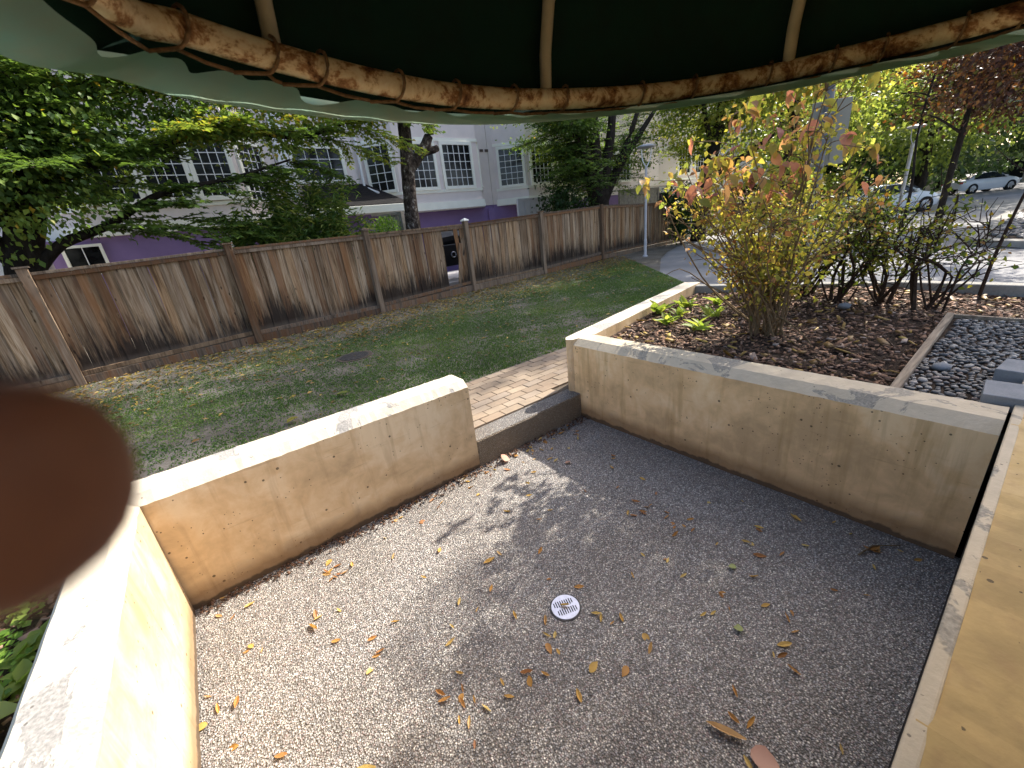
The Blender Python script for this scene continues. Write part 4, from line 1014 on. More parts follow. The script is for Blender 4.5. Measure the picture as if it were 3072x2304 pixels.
# bamboo clump behind the fence
rng = np.random.default_rng(21)
bt = thing("bamboo_clump", "feathery green bamboo clump leaning over the fence below the lavender wall", "bamboo", (2.4, 10.3, 0.2))
w = MB(); L = Leaves()
for i in range(120):
    x, y = 0.95 + rng.random() * 2.7, 9.75 + rng.random() * 0.9
    hgt = rng.uniform(1.3, 2.2) + (0.55 if 1.6 < x < 3.0 else 0) - (0.35 if x > 3.1 else 0)
    lean = rng.normal(0, 0.22, 2)
    pts = [np.array([x, y, 0.2]) + np.array([lean[0] * s * s * 1.6, lean[1] * s * s, hgt * 1.25 * s - 0.18 * s ** 3]) for s in np.linspace(0, 1, 6)]
    w.tube(pts, np.linspace(0.009, 0.003, 6), 4, caps=False)
    for j in range(13):
        s = rng.uniform(0.5, 1.0); k = min(int(s * 5), 4); p = pts[k] + (pts[k + 1] - pts[k]) * (s * 5 - k)
        n = 6; a = rng.uniform(0, 2 * math.pi)
        dd = np.stack([np.cos(a + rng.normal(0, .8, n)), np.sin(a + rng.normal(0, .8, n)), rng.uniform(-0.75, 0.25, n)], 1)
        L.add(p + rng.normal(0, 0.09, (n, 3)), dd, rng.normal(0, .4, (n, 3)) + [0, 0, 1], rng.uniform(0.11, 0.24, n), rng.uniform(0, 1) + rng.normal(0, .1, n))
w.build("stem", M_leaf_bamboo, bt); L.build("foliage", M_leaf_bamboo, bt, width=0.085)

# dark shrubs against the right-hand house
def bush(label, x, y, z0, h, r, mat, n, leaf, seed, bark=M_twig_dark, name="shrub", wid=0.34, stems=14, tint=(0, 1), loose=0.16):
    t = thing(name, label, "shrub", (x, y, z0)); rg = np.random.default_rng(seed); w = MB(); L = Leaves()
    for i in range(stems):
        a = rg.uniform(0, 2 * math.pi); q = rg.uniform(.2, 1)
        pts = [np.array([x, y, z0]) + np.array([math.cos(a) * r * q * s ** 1.3, math.sin(a) * r * q * s ** 1.3, h * rg.uniform(.7, 1.02) * s]) + (rg.normal(0, .03, 3) if s > 0 else 0) for s in np.linspace(0, 1, 6)]
        w.tube(pts, np.linspace(0.014, 0.004, 6), 5, caps=False)
        m = n // stems
        s = rg.uniform(.22, 1.0, m); k = np.minimum((s * 5).astype(int), 4); P_ = np.array(pts)
        p = P_[k] + (P_[k + 1] - P_[k]) * (s * 5 - k)[:, None] + rg.normal(0, loose, (m, 3))
        L.add(p, rg.normal(0, 1, (m, 3)) - [0, 0, .2], rg.normal(0, .5, (m, 3)) + [0, 0, 1], leaf * rg.uniform(.55, 1.2, m), rg.uniform(*tint) + rg.normal(0, .15, m))
    w.build("stem", bark, t); L.build("foliage", mat, t, width=wid)
    return t
bush("dark leafy shrub climbing below the bay window left of the multi-stemmed tree", 11.0, 11.6, 0.2, 3.1, 1.0, M_leaf_dark, 3300, 0.13, 31)
bush("lower dark shrub crowding the multi-stemmed tree behind the fence", 11.9, 11.0, 0.2, 2.5, 0.8, M_leaf_dark, 2400, 0.12, 32)
bush("black-green shrub at the shady end of the fence behind the shrubs", 16.6, 9.9, 0.2, 2.5, 0.9, M_leaf_dark, 2600, 0.13, 33)

# ==================================================================== PLANTER CONTENTS
# main autumn shrub
rng = np.random.default_rng(41)
sh = thing("autumn_shrub", "tall leggy shrub with pink and yellow leaves standing in the planter bed", "shrub", (3.8, 1.45, 0.68))
w = MB(); L = Leaves(); tips = []
U_ = np.array([CR.x, CR.y, 0]); U_ /= np.linalg.norm(U_)          # a horizontal axis of the shrub's fan
V_ = np.array([-U_[1], U_[0], 0])
for i in range(36):
    fan = rng.uniform(-1, 1); dep = rng.normal(0, .28)
    hgt = rng.uniform(1.05, 1.62) * (1 - 0.20 * abs(fan) ** 2)
    if i < 8: hgt = rng.uniform(1.55, 1.80); fan = fan * 0.4 - .05
    base = np.array([3.8, 1.45, 0.66]) + U_ * rng.normal(0, .07) + V_ * rng.normal(0, .07)
    pts = [base + U_ * (fan * .84 * s ** 1.35) + V_ * (dep * s) + np.array([0, 0, hgt * s]) + (rng.normal(0, .018, 3) if s > 0 else 0) for s in np.linspace(0, 1, 8)]
    w.tube(pts, np.linspace(0.009, 0.003, 8), 5, caps=False); P_ = np.array(pts)
    for s in rng.uniform(.26, 1.0, 9):
        k = min(int(s * 7), 6); p = P_[k] + (P_[k + 1] - P_[k]) * (s * 7 - k)
        dv = unit(np.array([rng.normal(), rng.normal(), rng.uniform(.1, 1.0)])); ln = rng.uniform(.12, .42)
        q = [p, p + dv * ln * .5 + rng.normal(0, .015, 3), p + dv * ln]
        w.tube(q, [0.004, 0.003, 0.0018], 4, caps=False); tips.append(q[2]); 
        nn_ = rng.integers(8, 18); u = rng.random(nn_)[:, None]
        L.add(p + dv * ln * u + rng.normal(0, .05, (nn_, 3)), rng.normal(0, 1, (nn_, 3)) - [0, 0, .4], rng.normal(0, .6, (nn_, 3)) + [0, 0, 1], rng.uniform(.022, .058, nn_), rng.uniform(0, 1) * .7 + rng.normal(.12, .2, nn_))
    tips.append(P_[-1]); tips.append(P_[-2])
# long arching branch low on the left
pts = bez([(3.8, 1.5, 0.72), (3.72, 1.9, 1.05), (3.6, 2.15, 1.5), (3.5, 2.3, 1.9)], 8); w.tube(pts, np.linspace(.01, .003, 8), 5); tips += [pts[-1], pts[-2], pts[-3]]
pts2 = bez([(3.8, 1.5, 0.72), (3.95, 2.0, 1.0), (3.9, 2.3, 1.2), (3.85, 2.45, 1.15)], 8); w.tube(pts2, np.linspace(.009, .003, 8), 5); tips += [pts2[-1], pts2[-2]]
pts3 = bez([(3.82, 1.45, 0.86), (3.72, 1.28, 0.84), (3.62, 1.1, 0.76), (3.56, 1.02, 0.70)], 7); w.tube(pts3, np.linspace(.010, .004, 7), 5)
for e_ in ((3.62, 2.15, 1.93), (3.45, 2.0, 1.45), (3.6, 2.3, 1.75), (3.45, 1.95, 1.2), (3.72, 2.3, 2.05), (3.5, 2.2, 1.6)):
    q_ = bez([(3.8, 1.5, .7), (3.8 + (e_[0] - 3.8) * .5, 1.5 + (e_[1] - 1.5) * .35, .7 + (e_[2] - .7) * .6), e_], 7); w.tube(q_, np.linspace(.008, .003, 7), 5); tips += [q_[-1], q_[-1] + rng.normal(0, .03, 3), q_[-2], q_[-3]]; LOWB = globals().setdefault("LOWB", []); LOWB += [q_[-1], q_[-2], q_[-3]]
w.build("stem", M_twig, sh, smooth=True)
L.build("foliage", M_leaf_small, sh, width=0.36)
def big_leaf_mesh(seed, mat, name="leaf", aspect=0.34, curl=0.25, lobes=False):
    rg = np.random.default_rng(seed); n = 6; v = []; f = []
    for i in range(n + 1):
        s = i / n; wd = aspect * math.sin(math.pi * min(1, s * 0.93 + 0.05)) ** 0.85 * (1.15 - .45 * s)
        if lobes: wd *= 1 + .35 * math.sin(i * 3.1)
        z = -curl * s * s + rg.normal(0, .008); up = .10 * wd / aspect
        v += [(s, wd + rg.normal(0, .012), z + up + rg.normal(0, .012)), (s, 0, z - 0.012), (s, -wd + rg.normal(0, .012), z + up + rg.normal(0, .012))]
    for i in range(n):
        a = i * 3; f += [(a, a + 1, a + 4, a + 3), (a + 1, a + 2, a + 5, a + 4)]
    me = bpy.data.meshes.new(name); me.from_pydata(v, [], f); me.materials.append(mat); me.polygons.foreach_set("use_smooth", [True] * len(me.polygons)); return me
bigs = [big_leaf_mesh(s, M_leaf_big, "leaf", 0.30 + .02 * (s % 3), 0.15 + .12 * (s % 4)) for s in range(6)]
tp = sorted(range(len(tips)), key=lambda i: -tips[i][2])
count = 0
def add_big(p, size, az, pitch, roll):
    o = bpy.data.objects.new("leaf", bigs[random.randrange(6)]); COL.objects.link(o)
    o.location = p; o.rotation_euler = (roll, pitch, az); o.scale = (size,) * 3; put(o, sh)
for rank, i in enumerate(tp):
    if count > 285: break
    pr = 1.0 if tips[i][2] > 1.95 else (0.7 if tips[i][2] > 1.6 else 0.38)
    if any((abs(tips[i] - q).max() < 1e-6) for q in [pts[-1], pts[-2], pts[-3], pts2[-1], pts2[-2]] + LOWB): pr = 1.0
    if rng.random() > pr * (0.45 if (tips[i][1] < 1.25 and tips[i][2] > 2.0) else 1): continue
    for j in range(rng.integers(1, 5)):
        add_big(tips[i] + rng.normal(0, .02, 3), rng.uniform(.06, .118), rng.uniform(0, 2 * math.pi), rng.uniform(.15, 1.2), rng.normal(0, .5)); count += 1

# second row of shrubs at the far rim
rowpos = [(5.45, 1.72, 1.15, 51), (5.25, 1.38, 1.12, 52), (5.35, 1.02, .95, 53), (5.30, 0.68, .92, 54), (5.0, 1.85, 0.95, 56)]
rowlab = ["thin dark stemmed shrub left of the sapling row behind the tall autumn shrub", "tallest of the small leaved shrubs along the back rim", "open twiggy shrub along the back rim in front of the white car",
          "gnarled bare branched shrub beside the thin sapling", "yellowing shrub tucked behind the tall autumn shrub"]
for (x, y, hgt, seed), lab in zip(rowpos, rowlab):
    rg = np.random.default_rng(seed); t = thing("shrub", lab, "shrub", (x, y, 0.66), "small leaved shrubs along the back rim"); w = MB(); L = Leaves()
    for i in range(9):
        a = rg.uniform(0, 2 * math.pi); rr = rg.uniform(.15, .42)
        pts_ = bez([(x + rg.normal(0, .05), y + rg.normal(0, .05), 0.64), (x + rr * .7 * math.cos(a + rg.normal(0, .7)) + rg.normal(0, .07), y + rr * .7 * math.sin(a + rg.normal(0, .7)), 0.66 + hgt * rg.uniform(.25, .5)), (x + rr * .75 * math.cos(a) + rg.normal(0, .1), y + rr * .75 * math.sin(a) + rg.normal(0, .1), 0.66 + hgt * rg.uniform(.5, .65)), (x + rr * math.cos(a), y + rr * math.sin(a) + rg.normal(0, .05), 0.66 + hgt * rg.uniform(.75, 1.05))], 8)
        w.tube(pts_, np.linspace(.020 if i < 3 else .010, .004, 8), 5, caps=False)
        for s in rg.uniform(.25, 1.0, 13):
            k = min(int(s * 7), 6); p = pts_[k] + (pts_[k + 1] - pts_[k]) * (s * 7 - k)
            dv = unit(rg.normal(0, 1, 3) + [0, 0, .6]); ln = rg.uniform(.10, .38); w.tube([p, p + dv * ln * .5 + rg.normal(0, .035, 3), p + dv * ln], [.005, .0035, .002], 4, caps=False)
            m = int(rg.integers(6, 15) * (0.3 if seed == 54 else 1)); L.add(p + dv * ln * rg.random((m, 1)) + rg.normal(0, .045, (m, 3)), rg.normal(0, 1, (m, 3)), rg.normal(0, .6, (m, 3)) + [0, 0, 1], rg.uniform(.025, .058, m), rg.uniform(0, 1) + rg.normal(0, .15, m))
    w.build("stem", M_twig_dark, t); L.build("foliage", M_leaf_row, t, width=0.36)

# sapling
sp_ = thing("sapling", "thin leafless sapling leaning right at the back rim of the planter", "sapling", (6.08, 0.42, 0.64))
w = MB(); main = bez([(6.08, 0.42, 0.62), (6.08, .40, 1.0), (6.12, .36, 1.4), (6.10, .30, 1.8), (6.14, .27, 2.15), (6.13, .22, 2.5)], 12); w.tube(main, np.linspace(.017, .005, 12), 6)
L = Leaves(); rg = np.random.default_rng(61)
for k, (dx, dy, dz, ln) in ((2, (-.2, .9, .9, .42)), (6, (.1, .8, .8, .45)), (6, (.0, -.8, .5, .2)), (8, (.1, .7, .9, .5)), (9, (-.1, -.8, .8, .45)), (10, (.2, .6, .9, .4))):
    p = main[k]; dv = unit(np.array([dx, dy, dz])); e = p + dv * ln; w.tube([p, p + dv * ln * .5 + [0, 0, -.015], e], [.006, .004, .002], 5)
    L.add(e + rg.normal(0, .04, (5, 3)), rg.normal(0, 1, (5, 3)) - [0, 0, .6], rg.normal(0, .6, (5, 3)) + [0, 0, 1], rg.uniform(.04, .07, 5), rg.random(5) * .4)
w.build("stem", M_twig_dark, sp_); L.build("foliage", M_leaf_dark, sp_, width=0.3)

# hosta-like seedlings by the planter's left rim
def rosette(name, label, x, y, z, n, size, mat_me, up=0.7, cat="plant", seed=0):
    t = thing(name, label, cat, (x, y, z)); rg = np.random.default_rng(seed)
    for i in range(n):
        a = 2 * math.pi * i / n + rg.normal(0, .3); o = bpy.data.objects.new("leaf", mat_me[i % len(mat_me)]); COL.objects.link(o)
        o.location = (x + rg.normal(0, .03), y + rg.normal(0, .03), z + rg.uniform(0, .03)); o.rotation_euler = (rg.normal(0, .25), -up * rg.uniform(.4, 1.3), a); o.scale = (size * rg.uniform(.7, 1.25),) * 3; put(o, t)
    return t
M_hosta = leaf_mat("seedling_leaf", [(0.0, (0.12, 0.23, 0.035)), (0.5, (0.22, 0.34, 0.05)), (1.0, (0.36, 0.42, 0.08))], 0.5, True)
hos = [big_leaf_mesh(100 + s, M_hosta, "leaf", 0.22 + .03 * (s % 2), 0.25) for s in range(4)]
for i, (x, y, n, sz, lab) in enumerate([(4.05, 2.64, 9, .17, "pointed lime green seedling at the corner of the planter rim"), (4.45, 2.55, 10, .16, "broad leaved green plant against the slanting planter rim"), (4.75, 2.35, 9, .17, "pale green leafy plant between the rim and the shrub"),
                                        (3.75, 2.35, 8, .13, "small green plant on the bare soil near the rim corner"), (3.75, 2.02, 9, .16, "low spreading green plant in front of the tall shrub"), (4.25, 2.12, 8, .14, "rounded dark green plant at the foot of the tall shrub"), (4.1, 2.42, 8, .12, "tuft of short lime leaves beside the slanting rim")]):
    rosette("seedling", lab, x, y, soil_z(x, y), n + 3, sz * .92, hos, 1.05, "plant", 200 + i)
M_iris = hos
# sword-leaved tufts
for i, (x, y, lab) in enumerate([(4.9, 1.9, "sword leaved green tuft behind the tall shrub")]):
    rg = np.random.default_rng(300 + i); L = Leaves(); n = 14
    t = thing("grass_tuft", lab, "grass", (x, y, soil_z(x, y)))
    L.add(np.array([x, y, soil_z(x, y)]) + rg.normal(0, .05, (n, 3)) * [1, 1, 0], rg.normal(0, .22, (n, 3)) + [0, 0, 1], rg.normal(0, 1, (n, 3)) * [1, 1, 0.1], rg.uniform(.35, .75, n), rg.random(n))
    L.build("blade", M_leaf_light, t, width=0.012)

# bark mulch
rng = np.random.default_rng(71)
def chips(name, n, xr, yr, zf, mat, size=(.015, .05), inside=None, tint=None, parent=None):
    x = rng.uniform(*xr, n); y = rng.uniform(*yr, n)
    if inside is not None: k = inside(x, y); x, y = x[k], y[k]
    n = len(x); z = zf(x, y) + rng.uniform(0.002, .016, n)
    a = rng.uniform(0, 2 * math.pi, n); Ls = rng.uniform(*size, n) * np.where(rng.random(n) < .12, 1.7, 1); W = Ls * rng.uniform(.25, .6, n); tl = rng.normal(0, .28, (n, 2))
    ax = np.stack([np.cos(a), np.sin(a), tl[:, 0]], 1); ay = np.stack([-np.sin(a), np.cos(a), tl[:, 1]], 1)
    c = np.stack([x, y, z], 1); th = np.array([0, 0, .006])
    q = [c - ax * Ls[:, None] * .5 - ay * W[:, None] * .4, c + ax * Ls[:, None] * .5 - ay * W[:, None] * .5, c + ax * Ls[:, None] * .55 + ay * W[:, None] * .3, c - ax * Ls[:, None] * .4 + ay * W[:, None] * .5]
    v = np.stack(q + [p + th for p in q], 1).reshape(-1, 3); i = np.arange(n)[:, None] * 8
    f = np.concatenate([i + np.array([[4, 5, 6, 7]]), i + np.array([[0, 1, 5, 4]]), i + np.array([[1, 2, 6, 5]]), i + np.array([[2, 3, 7, 6]]), i + np.array([[3, 0, 4, 7]])])
    tt = rng.beta(1.6, 2.0, n) if tint is None else tint(n)
    return np_mesh(name, v, f, mat, np.repeat(tt, 8), parent, 'stuff')
soil_v = lambda x, y: 0.655 + 0.035 * np.sin(x * 1.7 + 1) * np.cos(y * 2.1) + 0.05 * np.exp(-((x - 3.8) ** 2 + (y - 1.45) ** 2) / 0.12)
bed_in = lambda x, y: (y < 2.50 + (x - 2.85) * 0.185) & ((y > 0.47) | (x > 4.93)) & (x < 6.17)
tag(chips("bark_mulch", 11000, (2.87, 6.2), (-1.2, 3.1), soil_v, M_chip, inside=bed_in), "brown bark mulch and dry leaves covering the planter bed", "mulch")
tag(chips("fallen_leaves", 500, (2.9, 6.1), (-0.9, 2.9), lambda x, y: soil_v(x, y) + .012, M_litter, (.03, .07), bed_in), "dry fallen leaves lying over the bark mulch", "leaves")

# edging boards and gravel
tag(MB().obox((3.87, 0.435), (0.9997, 0.026), (-0.026, 0.9997), 0.99, 0.022, 0.60, 0.735).build("edging_board", M_board, bevel=0.004), "grey timber edging board between the mulch and the river stones", "board")
tag(MB().box(4.85, 4.89, -1.4, 0.455, 0.60, 0.722).build("edging_board", M_board, bevel=0.004), "far timber edging board at the back of the river stones", "board")
gb = sheet("gravel_bed", [(2.86, -1.4), (4.85, -1.4), (4.85, 0.44), (2.86, 0.40)], 0.694, M_soil)
def pebble_me(seed):
    import bmesh
    bm = bmesh.new(); bmesh.ops.create_icosphere(bm, subdivisions=1, radius=1.0); rg = np.random.default_rng(seed)
    for v in bm.verts: v.co *= 1 + rg.normal(0, .07)
    me = bpy.data.meshes.new("pebble"); bm.to_mesh(me); bm.free(); me.materials.append(M_stone); me.polygons.foreach_set("use_smooth", [True] * len(me.polygons)); return me
pebs = [pebble_me(i) for i in range(6)]
rng = np.random.default_rng(81)
cand = []
for _ in range(9000):
    x, y = rng.uniform(2.9, 4.82), rng.uniform(-.75, .40); s = rng.uniform(.012, .026)
    if 2.84 < x < 3.5 and y < 0.12 and ((x < 3.12) or (x > 3.3 and x < 3.56)): pass
    if all((x - a) ** 2 + (y - b_) ** 2 > (0.78 * (s + c)) ** 2 for a, b_, c in cand): cand.append((x, y, s))
    if len(cand) > 2100: break
vis = sorted(cand, key=lambda q: q[0] + max(0, -q[1]) * 3)
loose_v, loose_f, loose_t = [], [], []
ico = np.array([v.co[:] for v in pebs[0].vertices]); icf = np.array([p.vertices[:] for p in pebs[0].polygons])
for i, (x, y, s) in enumerate(vis):
    sc = (s * rng.uniform(.9, 1.35), s * rng.uniform(.7, 1.0), s * rng.uniform(.38, .6)); rz = rng.uniform(0, math.pi)
    if i < 290:
        o = bpy.data.objects.new("pebble", pebs[i % 6]); COL.objects.link(o); o.location = (x, y, 0.696 + sc[2] * .55); o.rotation_euler = (rng.normal(0, .15), rng.normal(0, .15), rz); o.scale = sc; o.parent = gb
    else:
        q = ico * sc; c_, s_ = math.cos(rz), math.sin(rz); q = np.stack([q[:, 0] * c_ - q[:, 1] * s_, q[:, 0] * s_ + q[:, 1] * c_, q[:, 2]], 1) + [x, y, 0.697 + sc[2] * .5]
        loose_f.append(icf + len(loose_v) * len(ico)); loose_v.append(q); loose_t.append(np.full(len(ico), rng.random()))
lp = np_mesh("loose_pebbles", np.concatenate(loose_v), np.concatenate(loose_f), M_stone_attr, np.concatenate(loose_t), None, 'stuff', True); lp.parent = gb
# bigger stones
for (x, y, s, lab) in ((3.45, 0.30, .05, "smooth grey cobble lying beside the edging board"), (4.95, 1.2, .06, "rounded grey boulder half hidden under the back shrubs")):
    o = bpy.data.objects.new("cobble", pebs[2].copy()); COL.objects.link(o); o.location = (x, y, 0.70 + s * .2); o.scale = (s * 1.3, s, s * .6); o.data.materials.clear(); o.data.materials.append(M_block); tag(o, lab, "stone")
# concrete blocks
for (c, a, z0, lab) in (((2.985, -0.03), 0.06, 0.715, "grey concrete paving block lying on the stones at the planter end"), ((3.40, -0.05), -0.10, 0.715, "farther grey concrete paving block on the river stones")):
    ax = (math.cos(a), math.sin(a)); tag(MB().obox(c, ax, (-ax[1], ax[0]), 0.115, 0.125, z0, z0 + 0.075).build("paving_block", M_block, bevel=0.004), lab, "block")

# ==================================================================== LAWN GRASS, LITTER, SIDE BED
rng = np.random.default_rng(91)
def lawn_ok(x, y):
    f = (y < 8.80 + .115 * x) & (y > 2.78) & ~((y < 3.70) & (x > 1.15))
    f &= ~((x > 5.2) & (y < 3.25 + np.maximum(0, (x - 6.9)) * 1.12))
    return f
n = 760000
x = rng.uniform(-3.2, 12, n); y = 2.75 + (rng.random(n) ** 1.25) * 7.2
den = 0.55 + 0.5 * np.sin(x * 1.3 + np.sin(y * 1.1) * 1.5) * np.cos(y * 1.5 + .6 * np.sin(x * .9)) + 0.35 * np.sin(x * 5.1 + y * 2) * np.sin(y * 6.3 - x)
df = (8.85 + .115 * x - y)                                     # distance to the fence
den = den * np.clip((df - 0.9) / 1.6, 0.02, 1) + .22 * (df > 1.5)
cell = (np.abs(((x * 6.6) % 1) - .5) < .36) & (np.abs(((y * 6.6) % 1) - .5) < .36)   # grass grows in the cells of the turf blocks
den = np.where(cell, den + .22, den * .74)
k = lawn_ok(x, y) & (rng.random(n) < den) & ~(((x - 1.57) ** 2 + (y - 6.05) ** 2) < .07)
x, y = x[k], y[k]; n = len(x)
L = Leaves()
L.add(np.stack([x, y, np.full(n, .238)], 1), np.stack([rng.normal(0, .55, n), rng.normal(0, .55, n), np.full(n, .75)], 1), rng.normal(0, .5, (n, 3)) + [0, 0, .4], rng.uniform(.010, .026, n), np.clip(.45 + .3 * np.sin(x * 2) * np.cos(y * 1.7) + rng.normal(0, .2, n), 0, 1))
tag(L.build("lawn_grass", M_grass, None, 0.30, 'stuff'), "short patchy green grass growing in the turf blocks", "grass")
n = 26000
x = rng.uniform(-3.2, 13, n); y = 2.8 + rng.random(n) * 7.4; df = 8.85 + .115 * x - y
k = lawn_ok(x, y) & (rng.random(n) < np.clip(1.05 - df * .33, .035, 1)) & (df > .02); x, y = x[k], y[k]; n = len(x)
L = Leaves(); a = rng.uniform(0, 2 * math.pi, n)
L.add(np.stack([x, y, np.full(n, .25) + rng.uniform(0, .012, n)], 1), np.stack([np.cos(a), np.sin(a), rng.normal(0, .18, n)], 1), rng.normal(0, .3, (n, 3)) + [0, 0, 1], rng.uniform(.045, .10, n), rng.beta(2, 1.3, n))
tag(L.build("lawn_leaf_litter", M_litter, None, 0.17, 'stuff'), "yellow and brown leaf litter scattered over the lawn near the fence", "leaves")
# a few single leaves that stand out on the grass
red = [big_leaf_mesh(130 + s, M_pink if s else M_leaf_big, "fallen_leaf", .42, .1, True) for s in range(2)]
for (x, y, lab) in ((0.43, 4.25, "large rust coloured leaf lying on the grass near the low wall"), (1.0, 4.5, "pale brown leaf on the grass beside the rust coloured one"), (0.02, 3.95, "orange leaf on the grass nearest the wall corner")):
    o = bpy.data.objects.new("fallen_leaf", red[0]); COL.objects.link(o); o.location = (x, y, .275); o.rotation_euler = (0.1, -0.1, random.uniform(0, 6)); o.scale = (.13,) * 3; tag(o, lab, "leaf")

# manhole cover
mh = thing("manhole_cover", "round iron inspection cover set in the lawn", "manhole cover", (1.57, 6.05, .24))
MB().lathe((1.57, 6.05, .24), [(.25, 0), (.25, .010), (.21, .012), (.21, .008), (.0, .008)], 28).build("rim", M_joint, mh)
cv = MB().lathe((1.57, 6.05, .251), [(.205, 0), (.205, .008), (0, .008)], 28)
for i in range(-3, 4): cv.box(1.57 - math.sqrt(.036 - (i * .05) ** 2), 1.57 + math.sqrt(.036 - (i * .05) ** 2), 6.05 + i * .05 - .008, 6.05 + i * .05 + .008, .256, .264)
cv.build("cover", M_iron, mh)

# side bed: low green seedlings left of the cream wall
rng = np.random.default_rng(95)
n = 6000; x = rng.uniform(-2.6, -.86, n); y = rng.uniform(.9, 2.66, n)
k = (rng.random(n) < .5 + .5 * np.sin(x * 4 + 1) * np.cos(y * 3.3)) & (x < -.76 - .04 * np.sin(y * 7) - np.where((y > 2.0) & (y < 2.5), .12, 0)); x, y = x[k], y[k]; n = len(x)
L = Leaves()
for j in range(3):
    a = rng.uniform(0, 2 * math.pi, n); L.add(np.stack([x, y, .515 + rng.uniform(0, .06, n)], 1), np.stack([np.cos(a), np.sin(a), rng.uniform(-.1, .5, n)], 1), rng.normal(0, .3, (n, 3)) + [0, 0, 1], rng.uniform(.018, .038, n), rng.random(n))
tag(L.build("seedling_ground_cover", M_leaf_bright, None, .42, 'stuff'), "bright green seedlings covering the soil outside the cream wall", "ground cover")
tag(chips("side_bed_chips", 1800, (-2.6, -.75), (.9, 2.66), lambda x, y: np.full_like(x, .503), M_chip, (.012, .04)), "dark bark crumbs on the soil outside the cream wall", "mulch")
bigplant = [big_leaf_mesh(160 + s, M_hosta, "leaf", .36, .2, False) for s in range(3)]
rosette("leafy_plant", "broad leaved green plant at the foot of the cream wall", -0.98, 1.66, .51, 7, .17, bigplant, .55, "plant", 401)
rosette("leafy_plant", "rounded light green weed growing tight against the cream wall", -0.87, 2.02, .51, 9, .08, bigplant, .6, "plant", 402)
rosette("leafy_plant", "dark ferny weed beside the cream wall", -0.88, 1.84, .51, 10, .10, hos, .5, "plant", 403)
# cut stalks
st_ = thing("cut_stalks", "dry tan cut stalks sticking up from the green seedlings", "stalks", (-1.12, 2.42, .5)); w = MB(); rg = np.random.default_rng(404)
for i in range(9):
    a = rg.uniform(0, 6.28); w.tube([(-1.12, 2.40, .50), (-1.12 + .05 * math.cos(a), 2.40 + .05 * math.sin(a), .56), (-1.12 + .12 * math.cos(a), 2.40 + .12 * math.sin(a), .58 + rg.uniform(0, .05))], [.008, .007, .006], 6)
w.build("stem", M_twig, st_)

# ==================================================================== ROADSIDE
isl = MB(); ipts = []
for a in np.linspace(math.pi * .5, math.pi * 1.5, 18): ipts.append((15.4 + 1.9 * math.cos(a), -0.3 + 1.9 * math.sin(a)))
ipts += [(30, -2.2), (30, 1.6)]
isl.prism(ipts, .15, .35); io = tag(isl.build("traffic_island", M_kerb, bevel=.03), kind='structure')
inner = [(15.4 + 1.55 * math.cos(a), -0.3 + 1.55 * math.sin(a)) for a in np.linspace(math.pi * .5, math.pi * 1.5, 18)] + [(29.8, -1.85), (29.8, 1.25)]
bedi = MB().add([(x, y, .354) for x, y in inner], [tuple(range(len(inner)))]).build("island_bed", M_soil); bedi.parent = io
rng = np.random.default_rng(99); vv_, ff_, tt_ = [], [], []
for i in range(1500):
    x, y = rng.uniform(13.9, 22), rng.uniform(-1.8, 1.2)
    if x < 15.4 and (x - 15.4) ** 2 + (y + .3) ** 2 > 1.5 ** 2: continue
    s = rng.uniform(.05, .10); q = ico * [s * 1.3, s, s * .55]; rz = rng.uniform(0, 3.1); c_, s_ = math.cos(rz), math.sin(rz)
    q = np.stack([q[:, 0] * c_ - q[:, 1] * s_, q[:, 0] * s_ + q[:, 1] * c_, q[:, 2]], 1) + [x, y, .37]
    ff_.append(icf + len(vv_) * len(ico)); vv_.append(q); tt_.append(np.full(len(ico), .3 + .6 * rng.random()))
tag(np_mesh("island_cobbles", np.concatenate(vv_), np.concatenate(ff_), M_stone_attr, np.concatenate(tt_), None, 'stuff', True), "pale cobbles heaped on the traffic island", "stones")
tag(MB().box(6.36, 6.50, -3, 2.2, .1, .33).build("kerb", M_kerb, bevel=.02), kind='structure')

def lamp_post(label, x, y, z0, top, hw=.035):
    t = thing("lamp_post", label, "lamp post", (x, y, z0), "lamp posts along the road")
    MB().lathe((x, y, z0), [(.085, 0), (.085, .04), (.05, .06), (.05, 0.55), (hw, .6), (hw, top - .62)], 12).build("pole", M_offwhite if x < 15 else M_steel, t, smooth=False)
    for sx in (-1, 1):
        MB().tube([(x, y, z0 + top - .66), (x + .10 * sx, y - .08 * sx, z0 + top - .42), (x + .13 * sx, y - .10 * sx, z0 + top - .08)], .016, 6).build("arm", M_white if x < 15 else M_steel, t)
    MB().lathe((x, y, z0 + top - .10), [(.05, 0), (.28, .02), (.30, .05), (.26, .09), (.10, .12), (0.02, .125)], 20).build("lamp_shade", M_steel, t, smooth=True)
    return t
lamp_post("white lamp post with forked arms standing in front of the fence", 12.85, 9.02, .24, 3.46, .04)
lamp_post("grey lamp post standing over the near white car", 23.6, 4.55, .2, 3.45, .06)
lamp_post("small distant lamp post between the maples and the cars", 39.5, 8.9, .2, 3.1, .06)

